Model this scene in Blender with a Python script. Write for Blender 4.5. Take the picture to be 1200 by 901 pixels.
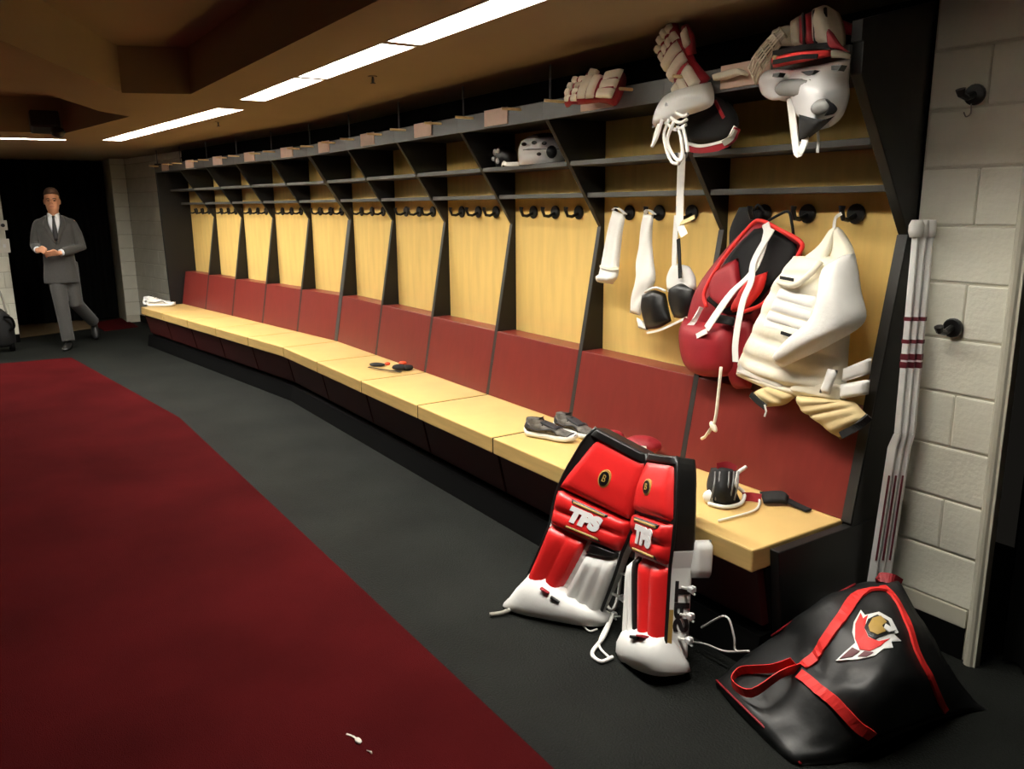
import bpy, bmesh, math, random
from mathutils import Vector, Matrix, Euler
random.seed(7)
R = math.radians
V = Vector
for o in list(bpy.data.objects):
    bpy.data.objects.remove(o)
scene = bpy.context.scene
COL = scene.collection

# ------------------------------------------------------------------ camera
CAM = V((1.7507, -2.8538, 1.6470)); YAW, PITCH, ROLL, F = 0.992946, -0.216602, -0.009263, 959.47
fw = V((-math.sin(YAW)*math.cos(PITCH), math.cos(YAW)*math.cos(PITCH), math.sin(PITCH)))
_r = V((math.cos(YAW), math.sin(YAW), 0)); _u = _r.cross(fw)
rt = _r*math.cos(ROLL) + _u*math.sin(ROLL); up = _u*math.cos(ROLL) - _r*math.sin(ROLL)
cd = bpy.data.cameras.new('camera'); cam = bpy.data.objects.new('camera', cd); COL.objects.link(cam)
M = Matrix((rt, up, -fw)).transposed().to_4x4(); M.translation = CAM; cam.matrix_world = M
cd.sensor_fit = 'HORIZONTAL'; cd.sensor_width = 36; cd.lens = F*36/1200; cd.clip_start = .05
scene.camera = cam

def ray(px, py): return fw + rt*((px-600)/F) - up*((py-450.5)/F)
def at_y(px, py, y): d = ray(px, py); return CAM + d*((y-CAM.y)/d.y)
def at_z(px, py, z=0.): d = ray(px, py); return CAM + d*((z-CAM.z)/d.z)
def at_x(px, py, x): d = ray(px, py); return CAM + d*((x-CAM.x)/d.x)

# ------------------------------------------------------------------ world, exposure
wd = bpy.data.worlds.new('world'); scene.world = wd; wd.use_nodes = True
wd.node_tree.nodes['Background'].inputs[0].default_value = (.02, .018, .015, 1)
wd.node_tree.nodes['Background'].inputs[1].default_value = .3
vs = scene.view_settings; vs.view_transform = 'Standard'; vs.look = 'None'; vs.gamma = 1; vs.exposure = 0.32
vs.use_curve_mapping = False
LAMP = 64.0          # strength of the fluorescent panels

# ------------------------------------------------------------------ materials
def lin(c):
    return tuple((x/12.92 if x <= .04045 else ((x+.055)/1.055)**2.4) for x in (v/255 for v in c))
MATS = {}
def mat(name, rgb, rough=.6, var=.08, scale=6., stretch=(1,1,1), bump=0., bscale=None, spec=.5, metal=0., sheen=0., coat=0., emit=0., linear=False):
    m = bpy.data.materials.new(name); m.use_nodes = True; nt = m.node_tree; b = nt.nodes['Principled BSDF']
    c = rgb if linear else lin(rgb)
    tc = nt.nodes.new('ShaderNodeTexCoord'); mp = nt.nodes.new('ShaderNodeMapping'); mp.inputs['Scale'].default_value = stretch
    nt.links.new(tc.outputs['Object'], mp.inputs['Vector'])
    nz = nt.nodes.new('ShaderNodeTexNoise'); nz.inputs['Scale'].default_value = scale; nz.inputs['Detail'].default_value = 5
    nt.links.new(mp.outputs[0], nz.inputs['Vector'])
    rp = nt.nodes.new('ShaderNodeValToRGB'); e = rp.color_ramp.elements
    e[0].position = .3; e[1].position = .7
    e[0].color = tuple(x*(1-var) for x in c)+(1,); e[1].color = tuple(min(1, x*(1+var)) for x in c)+(1,)
    nt.links.new(nz.outputs['Fac'], rp.inputs['Fac']); nt.links.new(rp.outputs['Color'], b.inputs['Base Color'])
    b.inputs['Roughness'].default_value = rough; b.inputs['Specular IOR Level'].default_value = spec; b.inputs['Metallic'].default_value = metal
    b.inputs['Sheen Weight'].default_value = sheen; b.inputs['Coat Weight'].default_value = coat
    if bump:
        n2 = nt.nodes.new('ShaderNodeTexNoise'); n2.inputs['Scale'].default_value = bscale or scale*4; n2.inputs['Detail'].default_value = 3
        nt.links.new(mp.outputs[0], n2.inputs['Vector'])
        bp = nt.nodes.new('ShaderNodeBump'); bp.inputs['Strength'].default_value = bump; bp.inputs['Distance'].default_value = .01
        nt.links.new(n2.outputs['Fac'], bp.inputs['Height']); nt.links.new(bp.outputs[0], b.inputs['Normal'])
    if emit:
        b.inputs['Emission Color'].default_value = c+(1,); b.inputs['Emission Strength'].default_value = emit
    MATS[name] = m
    return m
mat('maple', (212,178,112), .38, .10, 5, (.6,.6,7), .02, spec=.4)
mat('maple_panel', (228,194,116), .45, .07, 4, (6,6,.7), .02, spec=.35)
mat('red_laminate', (116,42,37), .35, .06, 5, (6,6,1), .02, spec=.45)
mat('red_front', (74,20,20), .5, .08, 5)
mat('black_laminate', (16,15,14), .45, .15, 8, bump=.03, spec=.4)
mat('black_edge', (44,43,41), .5, .1, 8)
mat('shelf_edge', (74,73,70), .5, .1, 8)
mat('rubber_floor', (21,23,20), .8, .4, 2.4, bump=.6, bscale=120, spec=.16)
mat('carpet_red', (70,15,17), .97, .24, 1.6, bump=.7, bscale=260, spec=.03)
mat('tan_floor', (120,100,70), .7, .1, 6)
mat('block_paint', (222,220,204), .55, .05, 7, bump=.25, bscale=60, spec=.35)
mat('mortar', (196,192,174), .8, .05, 10)
mat('frame_paint', (190,187,170), .5, .04, 6)
mat('ceiling_paint', (150,134,110), .85, .04, 1.5, bump=.05, bscale=90, spec=.15)
mat('white_metal', (235,235,230), .4, .02, 4)
mat('housing_metal', (196,194,188), .5, .02, 4)
mat('lamp', (255,250,240), .5, 0, 4, emit=LAMP)
mat('curtain_black', (10,10,10), .95, .2, 3, spec=.1)
mat('rubber_black', (6,6,6), .9, .1, 8, spec=.08)
mat('black_plastic', (12,12,12), .35, .1, 8)
mat('steel', (140,138,132), .35, .08, 12, metal=.8)
mat('rail_grey', (76,76,75), .45, .08, 8, metal=.3)
mat('plate_tan', (206,176,158), .5, .06, 20)
mat('dowel', (214,190,140), .5, .08, 8)
mat('leather_red', (214,34,34), .38, .05, 9, bump=.06, bscale=40, coat=.15)
mat('leather_white', (236,236,232), .42, .02, 8, bump=.06, bscale=40, coat=.1)
mat('leather_black', (20,20,20), .4, .1, 8, bump=.08, bscale=50)
mat('gold', (176,144,74), .5, .1, 10)
mat('fabric_white', (238,236,230), .85, .03, 12, bump=.15, bscale=60)
mat('fabric_cream', (244,237,216), .85, .05, 9, bump=.2, bscale=45)
mat('fabric_cream_dark', (206,184,136), .85, .08, 9, bump=.2, bscale=45)
mat('fabric_black', (16,16,17), .85, .15, 12, bump=.15, bscale=50)
mat('nylon_red', (142,18,30), .6, .08, 9, bump=.15, bscale=30)
mat('nylon_red_bright', (226,44,40), .6, .05, 14, bump=.1, bscale=80)
mat('bag_vinyl', (22,23,23), .5, .2, 7, bump=.25, bscale=14, spec=.5)
mat('plastic_white', (240,240,240), .3, .01, 5, coat=.3)
mat('plastic_grey', (120,120,118), .4, .05, 8)
mat('mesh_grey', (150,148,136), .7, .1, 20)
mat('shoe_grey', (104,100,94), .8, .55, 28, bump=.2, bscale=90)
mat('shoe_dark', (46,46,50), .7, .15, 30)
mat('orange', (214,74,30), .6, .05, 9)
mat('suit', (58,57,55), .9, .08, 60, bump=.1, bscale=200, sheen=.2)
mat('shirt', (226,228,232), .8, .02, 9)
mat('tie', (22,22,25), .6, .3, 60)
mat('skin', (204,146,112), .5, .05, 14)
mat('hair', (74,52,34), .7, .25, 60, bump=.3, bscale=120)
mat('dark_feature', (30,20,18), .5, .1, 10)
mat('lip', (160,92,80), .5, .05, 10)
mat('burgundy_print', (96,22,34), .5, .05, 10)
mat('plate_white', (226,222,208), .4, .02, 8)
mat('paper_white', (230,225,210), .8, .05, 20)

# ------------------------------------------------------------------ mesh helpers
def catmull(P, n):
    """n points evenly in parameter along a Catmull-Rom through P"""
    P = [V(p) for p in P]; k = len(P)
    if k == 2: return [P[0].lerp(P[1], i/(n-1)) for i in range(n)]
    out = []
    for i in range(n):
        t = i/(n-1)*(k-1); j = min(int(t), k-2); t -= j
        a = P[j-1] if j > 0 else P[0]*2-P[1]; b, c = P[j], P[j+1]
        d = P[j+2] if j+2 < k else P[k-1]*2-P[k-2]
        out.append(.5*((2*b)+(c-a)*t+(2*a-5*b+4*c-d)*t*t+(3*b-a-3*c+d)*t**3))
    return out
class MB:
    def __init__(s): s.v = []; s.f = []
    def add(s, vs, fs):
        k = len(s.v); s.v += [V(p) for p in vs]; s.f += [tuple(i+k for i in f) for f in fs]; return s
    def box(s, x0, x1, y0, y1, z0, z1, mx=None):
        vs = [V((x, y, z)) for x in (x0, x1) for y in (y0, y1) for z in (z0, z1)]
        if mx: vs = [mx @ p for p in vs]
        return s.add(vs, [(0,1,3,2),(4,6,7,5),(0,4,5,1),(2,3,7,6),(0,2,6,4),(1,5,7,3)])
    def hexa(s, a, b):
        """two matching quads a, b (lists of four points)"""
        return s.add(list(a)+list(b), [(3,2,1,0),(4,5,6,7)]+[(i, (i+1) % 4, 4+(i+1) % 4, 4+i) for i in range(4)])
    def prism(s, poly, x0, x1):
        """polygon in (y,z) extruded along x"""
        n = len(poly); vs = [V((x0, p[0], p[1])) for p in poly]+[V((x1, p[0], p[1])) for p in poly]
        return s.add(vs, [tuple(range(n))[::-1], tuple(range(n, 2*n))]+[(i, (i+1) % n, n+(i+1) % n, n+i) for i in range(n)])
    def slab(s, poly, z0, z1):
        n = len(poly); vs = [V((p[0], p[1], z0)) for p in poly]+[V((p[0], p[1], z1)) for p in poly]
        return s.add(vs, [tuple(range(n))[::-1], tuple(range(n, 2*n))]+[(i, (i+1) % n, n+(i+1) % n, n+i) for i in range(n)])
    def loft(s, rings, cap=True, closed=False):
        n = len(rings[0]); vs = [p for r in rings for p in r]; m = len(rings); fs = []
        for i in range(m if closed else m-1):
            a, b = i*n, ((i+1) % m)*n
            for j in range(n): fs.append((a+j, a+(j+1) % n, b+(j+1) % n, b+j))
        if cap and not closed: fs += [tuple(range(n))[::-1], tuple(range((m-1)*n, m*n))]
        return s.add(vs, fs)
    def tube(s, pts, r, n=8, smooth=0, flat=None, closed=False):
        P = catmull(pts, smooth) if smooth else [V(p) for p in pts]
        m = len(P); rings = []; prev = None
        for i in range(m):
            if closed: t = P[(i+1) % m]-P[i-1]
            else: t = P[min(i+1, m-1)]-P[max(i-1, 0)]
            t.normalize()
            if prev is None:
                h = V(flat) if flat else (V((0,0,1)) if abs(t.z) < .9 else V((1,0,0)))
            else: h = prev
            a = h-t*h.dot(t)
            if a.length < 1e-6: a = V((1,0,0))-t*t.x
            a.normalize(); b = t.cross(a); prev = a
            q = r[i] if isinstance(r, (list, tuple)) and len(r) == m else r
            if isinstance(q, (list, tuple)): ra, rb = q
            else: ra = rb = q
            rings.append([P[i]+a*(ra*math.cos(2*math.pi*j/n))+b*(rb*math.sin(2*math.pi*j/n)) for j in range(n)])
        return s.loft(rings, closed=closed)
    def ribbon(s, pts, wdir, w, t=.003, smooth=16):
        """flat strap along pts; wdir is its width direction"""
        P = catmull(pts, smooth); wd_ = V(wdir).normalized(); rings = []
        m = len(P)
        for i in range(m):
            d = (P[min(i+1, m-1)]-P[max(i-1, 0)]).normalized(); a = (wd_-d*wd_.dot(d)).normalized(); nn = d.cross(a)
            ww = w[0]+(w[1]-w[0])*i/(m-1) if isinstance(w, (tuple, list)) else w
            rings.append([P[i]-a*ww/2-nn*t/2, P[i]+a*ww/2-nn*t/2, P[i]+a*ww/2+nn*t/2, P[i]-a*ww/2+nn*t/2])
        return s.loft(rings)
    def ell(s, c, a, b, d, nu=12, nv=8):
        c, a, b, d = V(c), V(a), V(b), V(d); rings = []
        for i in range(nv+1):
            th = math.pi*(i+.02)/(nv+.04); rings.append([c+d*math.cos(th)+(a*math.cos(2*math.pi*j/nu)+b*math.sin(2*math.pi*j/nu))*math.sin(th) for j in range(nu)])
        return s.loft(rings)
    def sheet(s, rows, nu=12, nv=14, h=.03, d=(0,-1,0), back=.012, pw=.5):
        """soft padded panel: rows of control points top to bottom; h(u,v) bulges along d"""
        d = V(d).normalized(); C = [catmull(r_, nu+1) for r_ in rows]
        cols = [catmull([c[i] for c in C], nv+1) for i in range(nu+1)]
        fr, bk = [], []
        for j in range(nv+1):
            for i in range(nu+1):
                u, v = i/nu, j/nv
                e = (max(0, 1-(2*u-1)**6)*max(0, 1-(2*v-1)**6))**pw
                hh = h(u, v) if callable(h) else h
                fr.append(cols[i][j]+d*hh*e); bk.append(cols[i][j]-d*back*e)
        n = nu+1; fs = []
        for j in range(nv):
            for i in range(nu):
                a = j*n+i; fs.append((a, a+1, a+n+1, a+n)); o = len(fr); fs.append((o+a, o+a+n, o+a+n+1, o+a+1))
        return s.add(fr+bk, fs)
    def build(s, name, m, parent=None, smooth=False, bevel=0., seg=2, sub=0, remesh=0., weld=True, smooth_it=0, auto=None):
        me = bpy.data.meshes.new(name); bm = bmesh.new()
        vs = [bm.verts.new(p) for p in s.v]
        for f in s.f:
            try: bm.faces.new([vs[i] for i in f])
            except ValueError: pass
        if weld: bmesh.ops.remove_doubles(bm, verts=bm.verts, dist=1e-5)
        bmesh.ops.recalc_face_normals(bm, faces=bm.faces)
        if bevel:
            es = [e for e in bm.edges if len(e.link_faces) == 2 and e.calc_face_angle(0) > .5]
            bmesh.ops.bevel(bm, geom=es, offset=bevel, segments=seg, affect='EDGES', profile=.5)
        bm.to_mesh(me); bm.free()
        if smooth or remesh:
            for p in me.polygons: p.use_smooth = True
        elif bevel: 
            pass
        me.materials.append(MATS[m] if isinstance(m, str) else m)
        o = bpy.data.objects.new(name, me); COL.objects.link(o)
        if parent: o.parent = parent
        if remesh:
            md = o.modifiers.new('remesh', 'REMESH'); md.mode = 'VOXEL'; md.voxel_size = remesh; md.use_smooth_shade = True
            if smooth_it:
                ms = o.modifiers.new('smooth', 'SMOOTH'); ms.iterations = smooth_it; ms.factor = .5
        if sub:
            md = o.modifiers.new('sub', 'SUBSURF'); md.levels = sub; md.render_levels = sub
        return o
def ring(c, a, b, n=16, e=2.):
    c, a, b = V(c), V(a), V(b); out = []
    for j in range(n):
        t = 2*math.pi*j/n; x, y = math.cos(t), math.sin(t)
        out.append(c+a*(math.copysign(abs(x)**(2/e), x))+b*(math.copysign(abs(y)**(2/e), y)))
    return out
def empty(name, loc=(0,0,0), rz=0.):
    o = bpy.data.objects.new(name, None); COL.objects.link(o); o.location = loc; o.rotation_euler = (0,0,rz); o.empty_display_size = .1
    return o
def tag(o, label, cat, group=None):
    o['label'] = label; o['category'] = cat
    if group: o['group'] = group
    return o
def struct(o): o['kind'] = 'structure'; return o
def dup(o, parent=None):
    c = o.copy(); COL.objects.link(c)
    if parent is not None: c.parent = parent
    return c
def dup_tree(o, parent=None):
    c = dup(o, parent)
    for ch in list(o.children):
        dup_tree(ch, c)
    return c
def rebase(root, loc):
    """root Empty placed at loc while its children keep their world-space meshes"""
    root.location = loc
    for ch in root.children: ch.matrix_parent_inverse = Matrix.Translation(loc).inverted()
def text_mesh(s, size, name, m, mx, parent, extrude=.0015, shear=0., xs=1., offset=0.):
    cu = bpy.data.curves.new(name, 'FONT'); cu.body = s; cu.size = size; cu.extrude = extrude; cu.align_x = 'CENTER'; cu.align_y = 'CENTER'; cu.shear = shear; cu.offset = offset
    t = bpy.data.objects.new(name, cu); COL.objects.link(t); bpy.context.view_layer.update()
    me = bpy.data.meshes.new_from_object(t.evaluated_get(bpy.context.evaluated_depsgraph_get()))
    bpy.data.objects.remove(t)
    sc = Matrix.Diagonal((xs, 1, 1, 1)); me.transform(sc)
    if callable(mx):
        for v in me.vertices: v.co = mx(v.co)
    else: me.transform(mx)
    me.materials.clear(); me.materials.append(MATS[m])
    o = bpy.data.objects.new(name, me); COL.objects.link(o); o.parent = parent
    return o

# ------------------------------------------------------------------ setting
H = 2.33                       # ceiling
W1, W2, TH = .8547, .79, R(7.2)
XB = -6*W1                     # bend
BEND = V((XB, 0, 0)); RB = Matrix.Translation(BEND) @ Matrix.Rotation(TH, 4, 'Z')
def far(x, y, z=0.): return RB @ V((x, y, z))

f = MB().box(-13.2, 5, -7.2, 1.2, -.12, 0).build('floor', 'rubber_floor'); struct(f)
# carpet: follows the bench line, bends with it
ce = [V((5, -1.57, 0)), V((-5.0, -1.62, 0)), V((-8.55, -2.05, 0)), V((-8.75, -5.6, 0)), V((5, -5.6, 0))]
tag(MB().slab([(p.x, p.y) for p in ce], .0, .012).build('carpet', 'carpet_red', bevel=.004), 'large dark red carpet laid in the middle of the black rubber floor', 'carpet')
tag(MB().slab([(-10.75,-1.0),(-10.6,-1.45),(-11.6,-1.5),(-11.9,-1.02)], 0, .01).build('door_mat', 'carpet_red'), 'dark red mat before the black doorway curtain', 'mat')
st_ = MB().slab([(-11.0,-1.55),(-10.6,-2.5),(-12.9,-2.6),(-12.9,-1.5)], 0, .006).build('floor_threshold', 'tan_floor'); struct(st_)

def block_wall(name, origin, xdir, length, z0, z1, bl=.39, bh=.195, off=0., cut=None, mesh_cache={}):
    """wall backing with one child per concrete block, joints recessed. xdir: unit vector along the wall; outward normal = xdir x up ... """
    origin, xdir = V(origin), V(xdir).normalized(); nrm = xdir.cross(V((0,0,1)))     # outward
    mx = Matrix((xdir, -nrm, V((0,0,1)))).transposed().to_4x4(); mx.translation = origin
    root = MB().box(0, length, .006, .10, 0, z1).build(name, 'mortar'); struct(root); root.matrix_world = mx
    nrow = 0; z = z0
    k = int(round(z0/bh))
    while z < z1-.02:
        zt = min(z+bh, z1); x = -((k % 2)*bl/2+off)
        while x < length-.01:
            xa, xb = max(x, 0), min(x+bl, length)
            if xb-xa > .03:
                key = (round(xb-xa, 4), round(zt-z, 4))
                if key in mesh_cache:
                    o = bpy.data.objects.new('block', mesh_cache[key]); COL.objects.link(o); o.parent = root
                else:
                    o = MB().box(.0015, key[0]-.0015, 0, .03, .004, key[1]-.004).build('block', 'block_paint', root, bevel=.006)
                    mesh_cache[key] = o.data
                o.location = (xa, 0, z)
            x += bl
        z += bh; k += 1
    return root
# wall right of the lockers
bw = block_wall('wall_right', (.045, 0, 0), (1, 0, 0), .345, .195, H, off=.19)
# painted sill, corner post and black base under the blocks
struct(MB().box(.045, .375, -.004, .02, .125, .195).build('trim_1', 'frame_paint', bevel=.004))
struct(MB().box(.045, .372, -.002, .02, 0, .125).build('baseboard_right', 'rubber_black'))
cp = MB(); cp.tube([(.405, -.004, 0), (.405, -.004, H)], .02, 12); cp.box(.388, .43, -.015, .02, 0, H)
struct(cp.build('trim_2', 'frame_paint'))
struct(MB().box(.432, 5, .16, .24, 0, H).build('wall_curtained', 'curtain_black'))
# wall behind the lockers (black above the rail)
struct(MB().box(XB-.02, .045, .0, .10, 0, H).build('wall_back', 'curtain_black'))
wb2 = MB().box(-4.2, .06, .0, .10, 0, H).build('wall_back_far', 'curtain_black'); wb2.matrix_world = RB; struct(wb2)
# far end: block wall continuing behind the end of the lockers, the doorway face and the stub on the other side
P1 = far(-4.15, 0); P2 = V((-11.34, -.86, 0)); d12 = (P1-P2)
block_wall('wall_far_side', P2, d12, d12.length, .10, H)
P3 = V((-11.36, -1.05, 0)); d32 = P2-P3
block_wall('wall_doorway', P3, d32, d32.length, .10, H)
b_ = MB().box(0, d12.length, -.012, .004, 0, .10).build('baseboard_far_side', 'rubber_black'); struct(b_)
xd = d12.normalized(); nn_ = xd.cross(V((0,0,1))); mx = Matrix((xd, -nn_, V((0,0,1)))).transposed().to_4x4(); mx.translation = P2; b_.matrix_world = mx
struct(MB().box(-12.1, -11.37, -1.05, -.9, 0, H).build('trim_3', 'frame_paint'))
P4 = V((-10.25, -2.46, 0)); d4 = V((-.12, 1, 0)).normalized()
block_wall('wall_stub', P4-d4*3.2, d4, 3.2, .10, H)
b_ = MB().box(0, 3.2, -.012, .004, 0, .10).build('baseboard_stub', 'rubber_black'); struct(b_)
nn_ = d4.cross(V((0,0,1))); mx = Matrix((d4, -nn_, V((0,0,1)))).transposed().to_4x4(); mx.translation = P4-d4*3.2; b_.matrix_world = mx
struct(MB().box(-13.0, -10.38, -2.62, -2.47, 0, H).build('wall_passage', 'block_paint'))
struct(MB().box(-13.2, -13.0, -3.2, 1.2, 0, H).build('wall_far', 'curtain_black'))
# walls behind the photographer
struct(MB().box(-10.4, 5, -7.2, -7.05, 0, 2.75).build('wall_left', 'block_paint'))
struct(MB().box(4.9, 5, -7.1, .2, 0, 2.75).build('wall_near', 'block_paint'))

# ceiling with two raised coffers
def ceiling():
    lamp_holes = []
    coff1 = [(3.4,-1.57),(-3.79,-1.59),(-3.94,-1.96),(-2.39,-2.66),(-1.6,-4.6),(3.4,-4.6)]
    coff2 = [(-5.36,-1.70),(-7.2,-1.98),(-7.35,-4.6),(-2.9,-4.6),(-3.6,-2.62),(-5.05,-1.95)]
    bm = bmesh.new()
    def loop(pts, z=H):
        vs = [bm.verts.new((p[0], p[1], z)) for p in pts]
        return [bm.edges.new((vs[i], vs[(i+1) % len(vs)])) for i in range(len(vs))]
    es = loop([(5,.3),(-13.2,.3),(-13.2,-7.2),(5,-7.2)])
    for c in (coff1, coff2): es += loop(c)
    for hole in LIGHT_HOLES: es += loop([(p.x, p.y) for p in hole])
    bmesh.ops.triangle_fill(bm, edges=es, use_beauty=True)
    # drop fills inside the holes
    def inside(pt, poly):
        r_ = False; n = len(poly)
        for i in range(n):
            (x1, y1), (x2, y2) = poly[i], poly[(i+1) % n]
            if (y1 > pt.y) != (y2 > pt.y) and pt.x < (x2-x1)*(pt.y-y1)/(y2-y1)+x1: r_ = not r_
        return r_
    polys = [coff1, coff2]+[[(p.x, p.y) for p in h_] for h_ in LIGHT_HOLES]
    bad = [fa for fa in bm.faces if any(inside(fa.calc_center_median(), p) for p in polys)]
    bmesh.ops.delete(bm, geom=bad, context='FACES')
    me = bpy.data.meshes.new('ceiling'); bm.to_mesh(me); bm.free(); me.materials.append(MATS['ceiling_paint'])
    o = bpy.data.objects.new('ceiling', me); COL.objects.link(o); struct(o)
    for c, top, nm in ((coff1, 2.60, 'ceiling_coffer_1'), (coff2, 2.64, 'ceiling_coffer_2')):
        m_ = MB(); n = len(c); vs_ = [V((p[0], p[1], H)) for p in c]+[V((p[0], p[1], top)) for p in c]
        m_.add(vs_, [(i, (i+1) % n, n+(i+1) % n, n+i) for i in range(n)]+[tuple(range(n, 2*n))])
        struct(m_.build(nm, 'ceiling_paint'))

# fluorescent troffers: recessed lamp panel in a white housing
LIGHT_HOLES = []; FIX = []
def troffer(c, ang, L, Wd, label, group=None):
    c = V((c[0], c[1], H)); a = V((math.cos(ang), math.sin(ang), 0)); b = V((-math.sin(ang), math.cos(ang), 0))
    LIGHT_HOLES.append([c+a*L/2+b*Wd/2, c-a*L/2+b*Wd/2, c-a*L/2-b*Wd/2, c+a*L/2-b*Wd/2])
    FIX.append((c, ang, L, Wd, label, group))
seg = 1.075
x0 = -3.9
for i in range(4):
    troffer((x0+seg/2+i*(seg+.055), -1.18), 0, seg, .165, None)
for i in range(3):
    p0, p1 = V((-4.44, -1.17, 0)), V((-7.90, -1.485, 0)); d_ = (p1-p0); t = (i+.5)/3
    troffer(p0+d_*t, math.atan2(-d_.y, -d_.x), d_.length/3-.05, .19, None)
troffer((-8.05, -2.45), R(84), 1.12, .165, None)
troffer((-8.18, -3.60), R(84), 1.12, .165, None)
ceiling()
LL = ['long lit fluorescent ceiling panel beside the main coffer, %s' % s for s in ('next to the gap in the row', 'second from the gap in the row', 'third from the gap in the row', 'fourth from the gap in the row')]
LL += ['lit fluorescent ceiling panel of the angled row, %s' % s for s in ('next to the gap', 'in its middle', 'end of the row by the doorway')]
LL += ['thin lit fluorescent ceiling panel in front of the black doorway curtain', 'thin lit fluorescent ceiling panel further along the stub wall']
for i, (c, ang, L, Wd, lb, gr) in enumerate(FIX):
    e_ = empty('ceiling_light', c, ang); tag(e_, LL[i], 'ceiling light', 'fluorescent ceiling panels')
    dep = .082
    hs = MB()
    for s in (-1, 1):
        hs.box(-L/2, L/2, s*Wd/2-.004, s*Wd/2+.004, -.003, dep); hs.box(s*L/2-.004, s*L/2+.004, -Wd/2, Wd/2, -.003, dep)
    hs.box(-L/2, L/2, -Wd/2, Wd/2, dep, dep+.01)
    hs.build('housing', 'housing_metal', e_)
    MB().box(-L/2+.005, L/2-.005, -Wd/2+.005, Wd/2-.005, dep-.012, dep-.001).build('diffuser', 'lamp', e_)
# sprinkler heads
def sprinkler(px, py):
    p = at_z(px, py, H-.03); e_ = empty('sprinkler_head', (p.x, p.y, H)); 
    MB().tube([(0,0,0),(0,0,-.006)], .035, 14).build('escutcheon', 'ceiling_paint', e_)
    m_ = MB().tube([(0,0,-.006),(0,0,-.05)], .008, 8); m_.tube([(0,0,-.05),(0,0,-.054)], .02, 10); m_.tube([(-.015,0,-.02),(-.015,0,-.05)], .004, 6); m_.tube([(.015,0,-.02),(.015,0,-.05)], .004, 6)
    m_.build('nozzle', 'shoe_dark', e_); e_.scale = (.7, .7, .7); return e_
tag(sprinkler(437, 96), 'small sprinkler head on the ceiling above the middle lockers', 'sprinkler')
tag(sprinkler(256, 147), 'small sprinkler head on the ceiling above the lockers by the doorway', 'sprinkler')
# loudspeaker on the coffer face
e_ = empty('ceiling_speaker', at_x(58, 148, -7.12)); tag(e_, 'black loudspeaker bracketed to the end face of the far ceiling coffer', 'speaker')
MB().box(-.03, .15, -.16, .08, -.07, .09, Matrix.Rotation(R(-20), 4, 'Y')).build('cabinet', 'black_plastic', e_, bevel=.02)
MB().tube([(-.07, -.02, 0), (.0, -.02, 0)], .03, 8).build('bracket', 'black_plastic', e_)
MB().ell((.14, .05, -.06), (.05,0,0), (0,.06,0), (0,0,.05)).build('driver', 'black_plastic', e_, smooth=True)

# curtains
def curtain(name, p0, p1, z0, z1, waves, amp, label):
    p0, p1 = V(p0), V(p1); d_ = p1-p0; nrm = V((-d_.y, d_.x, 0)).normalized(); n = waves*8; m_ = MB(); rows = []
    for side in (0, 1):
        for z in (z0, z0+.5, z1-.3, z1):
            for i in range(n+1):
                t = i/n; ph = 2*math.pi*waves*t
                a_ = amp*(1 if z < z1-.1 else .7)
                rows.append(p0+d_*t+nrm*(a_*math.sin(ph+.6*math.sin(3*t+z*.4))+side*.006)+V((0,0,z)))
    fs = []; k = n+1
    for side in (0, 1):
        o_ = side*4*k
        for j in range(3):
            for i in range(n): q = (o_+j*k+i, o_+j*k+i+1, o_+(j+1)*k+i+1, o_+(j+1)*k+i); fs.append(q if side else q[::-1])
    m_.add(rows, fs); return tag(m_.build(name, 'curtain_black', smooth=True), label, 'curtain')
curtain('curtain', (-11.9, -2.45, 0), (-11.95, -1.08, 0), .02, H-.01, 9, .035, 'black floor-length curtain closing the doorway behind the man')
curtain('curtain', (.47, .09, 0), (3.2, .09, 0), .012, H-.02, 20, .035, 'black floor-length curtain beside the block wall with coat hooks')
# switch plates on the stub wall
def on_stub(px, py, off=.0):
    n = d4.cross(V((0,0,1))); d = ray(px, py); return CAM+d*(((P4+n*off)-CAM).dot(n)/d.dot(n))
sp = on_stub(5, 288); nst = d4.cross(V((0,0,1)))
def stub_mx(p): m_ = Matrix((d4, -nst, V((0,0,1)))).transposed().to_4x4(); m_.translation = p; return m_
e_ = empty('switch_plate'); e_.matrix_world = stub_mx(sp); tag(e_, 'white switch plate on the block wall beside the doorway', 'switch')
MB().box(-.06, .06, -.010, 0, -.085, .085).build('plate', 'plate_white', e_, bevel=.004); MB().box(-.015, .015, -.018, -.008, -.02, .02).build('toggle', 'white_metal', e_)
e_ = empty('key_switch'); e_.matrix_world = stub_mx(on_stub(3, 264)); tag(e_, 'small wall device with a black round button above the switch plate', 'switch')
MB().box(-.05, .05, -.010, 0, -.06, .06).build('plate', 'plate_white', e_, bevel=.004); MB().tube([(0, -.008, 0), (0, -.03, 0)], .022, 12).build('button', 'black_plastic', e_)

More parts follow.
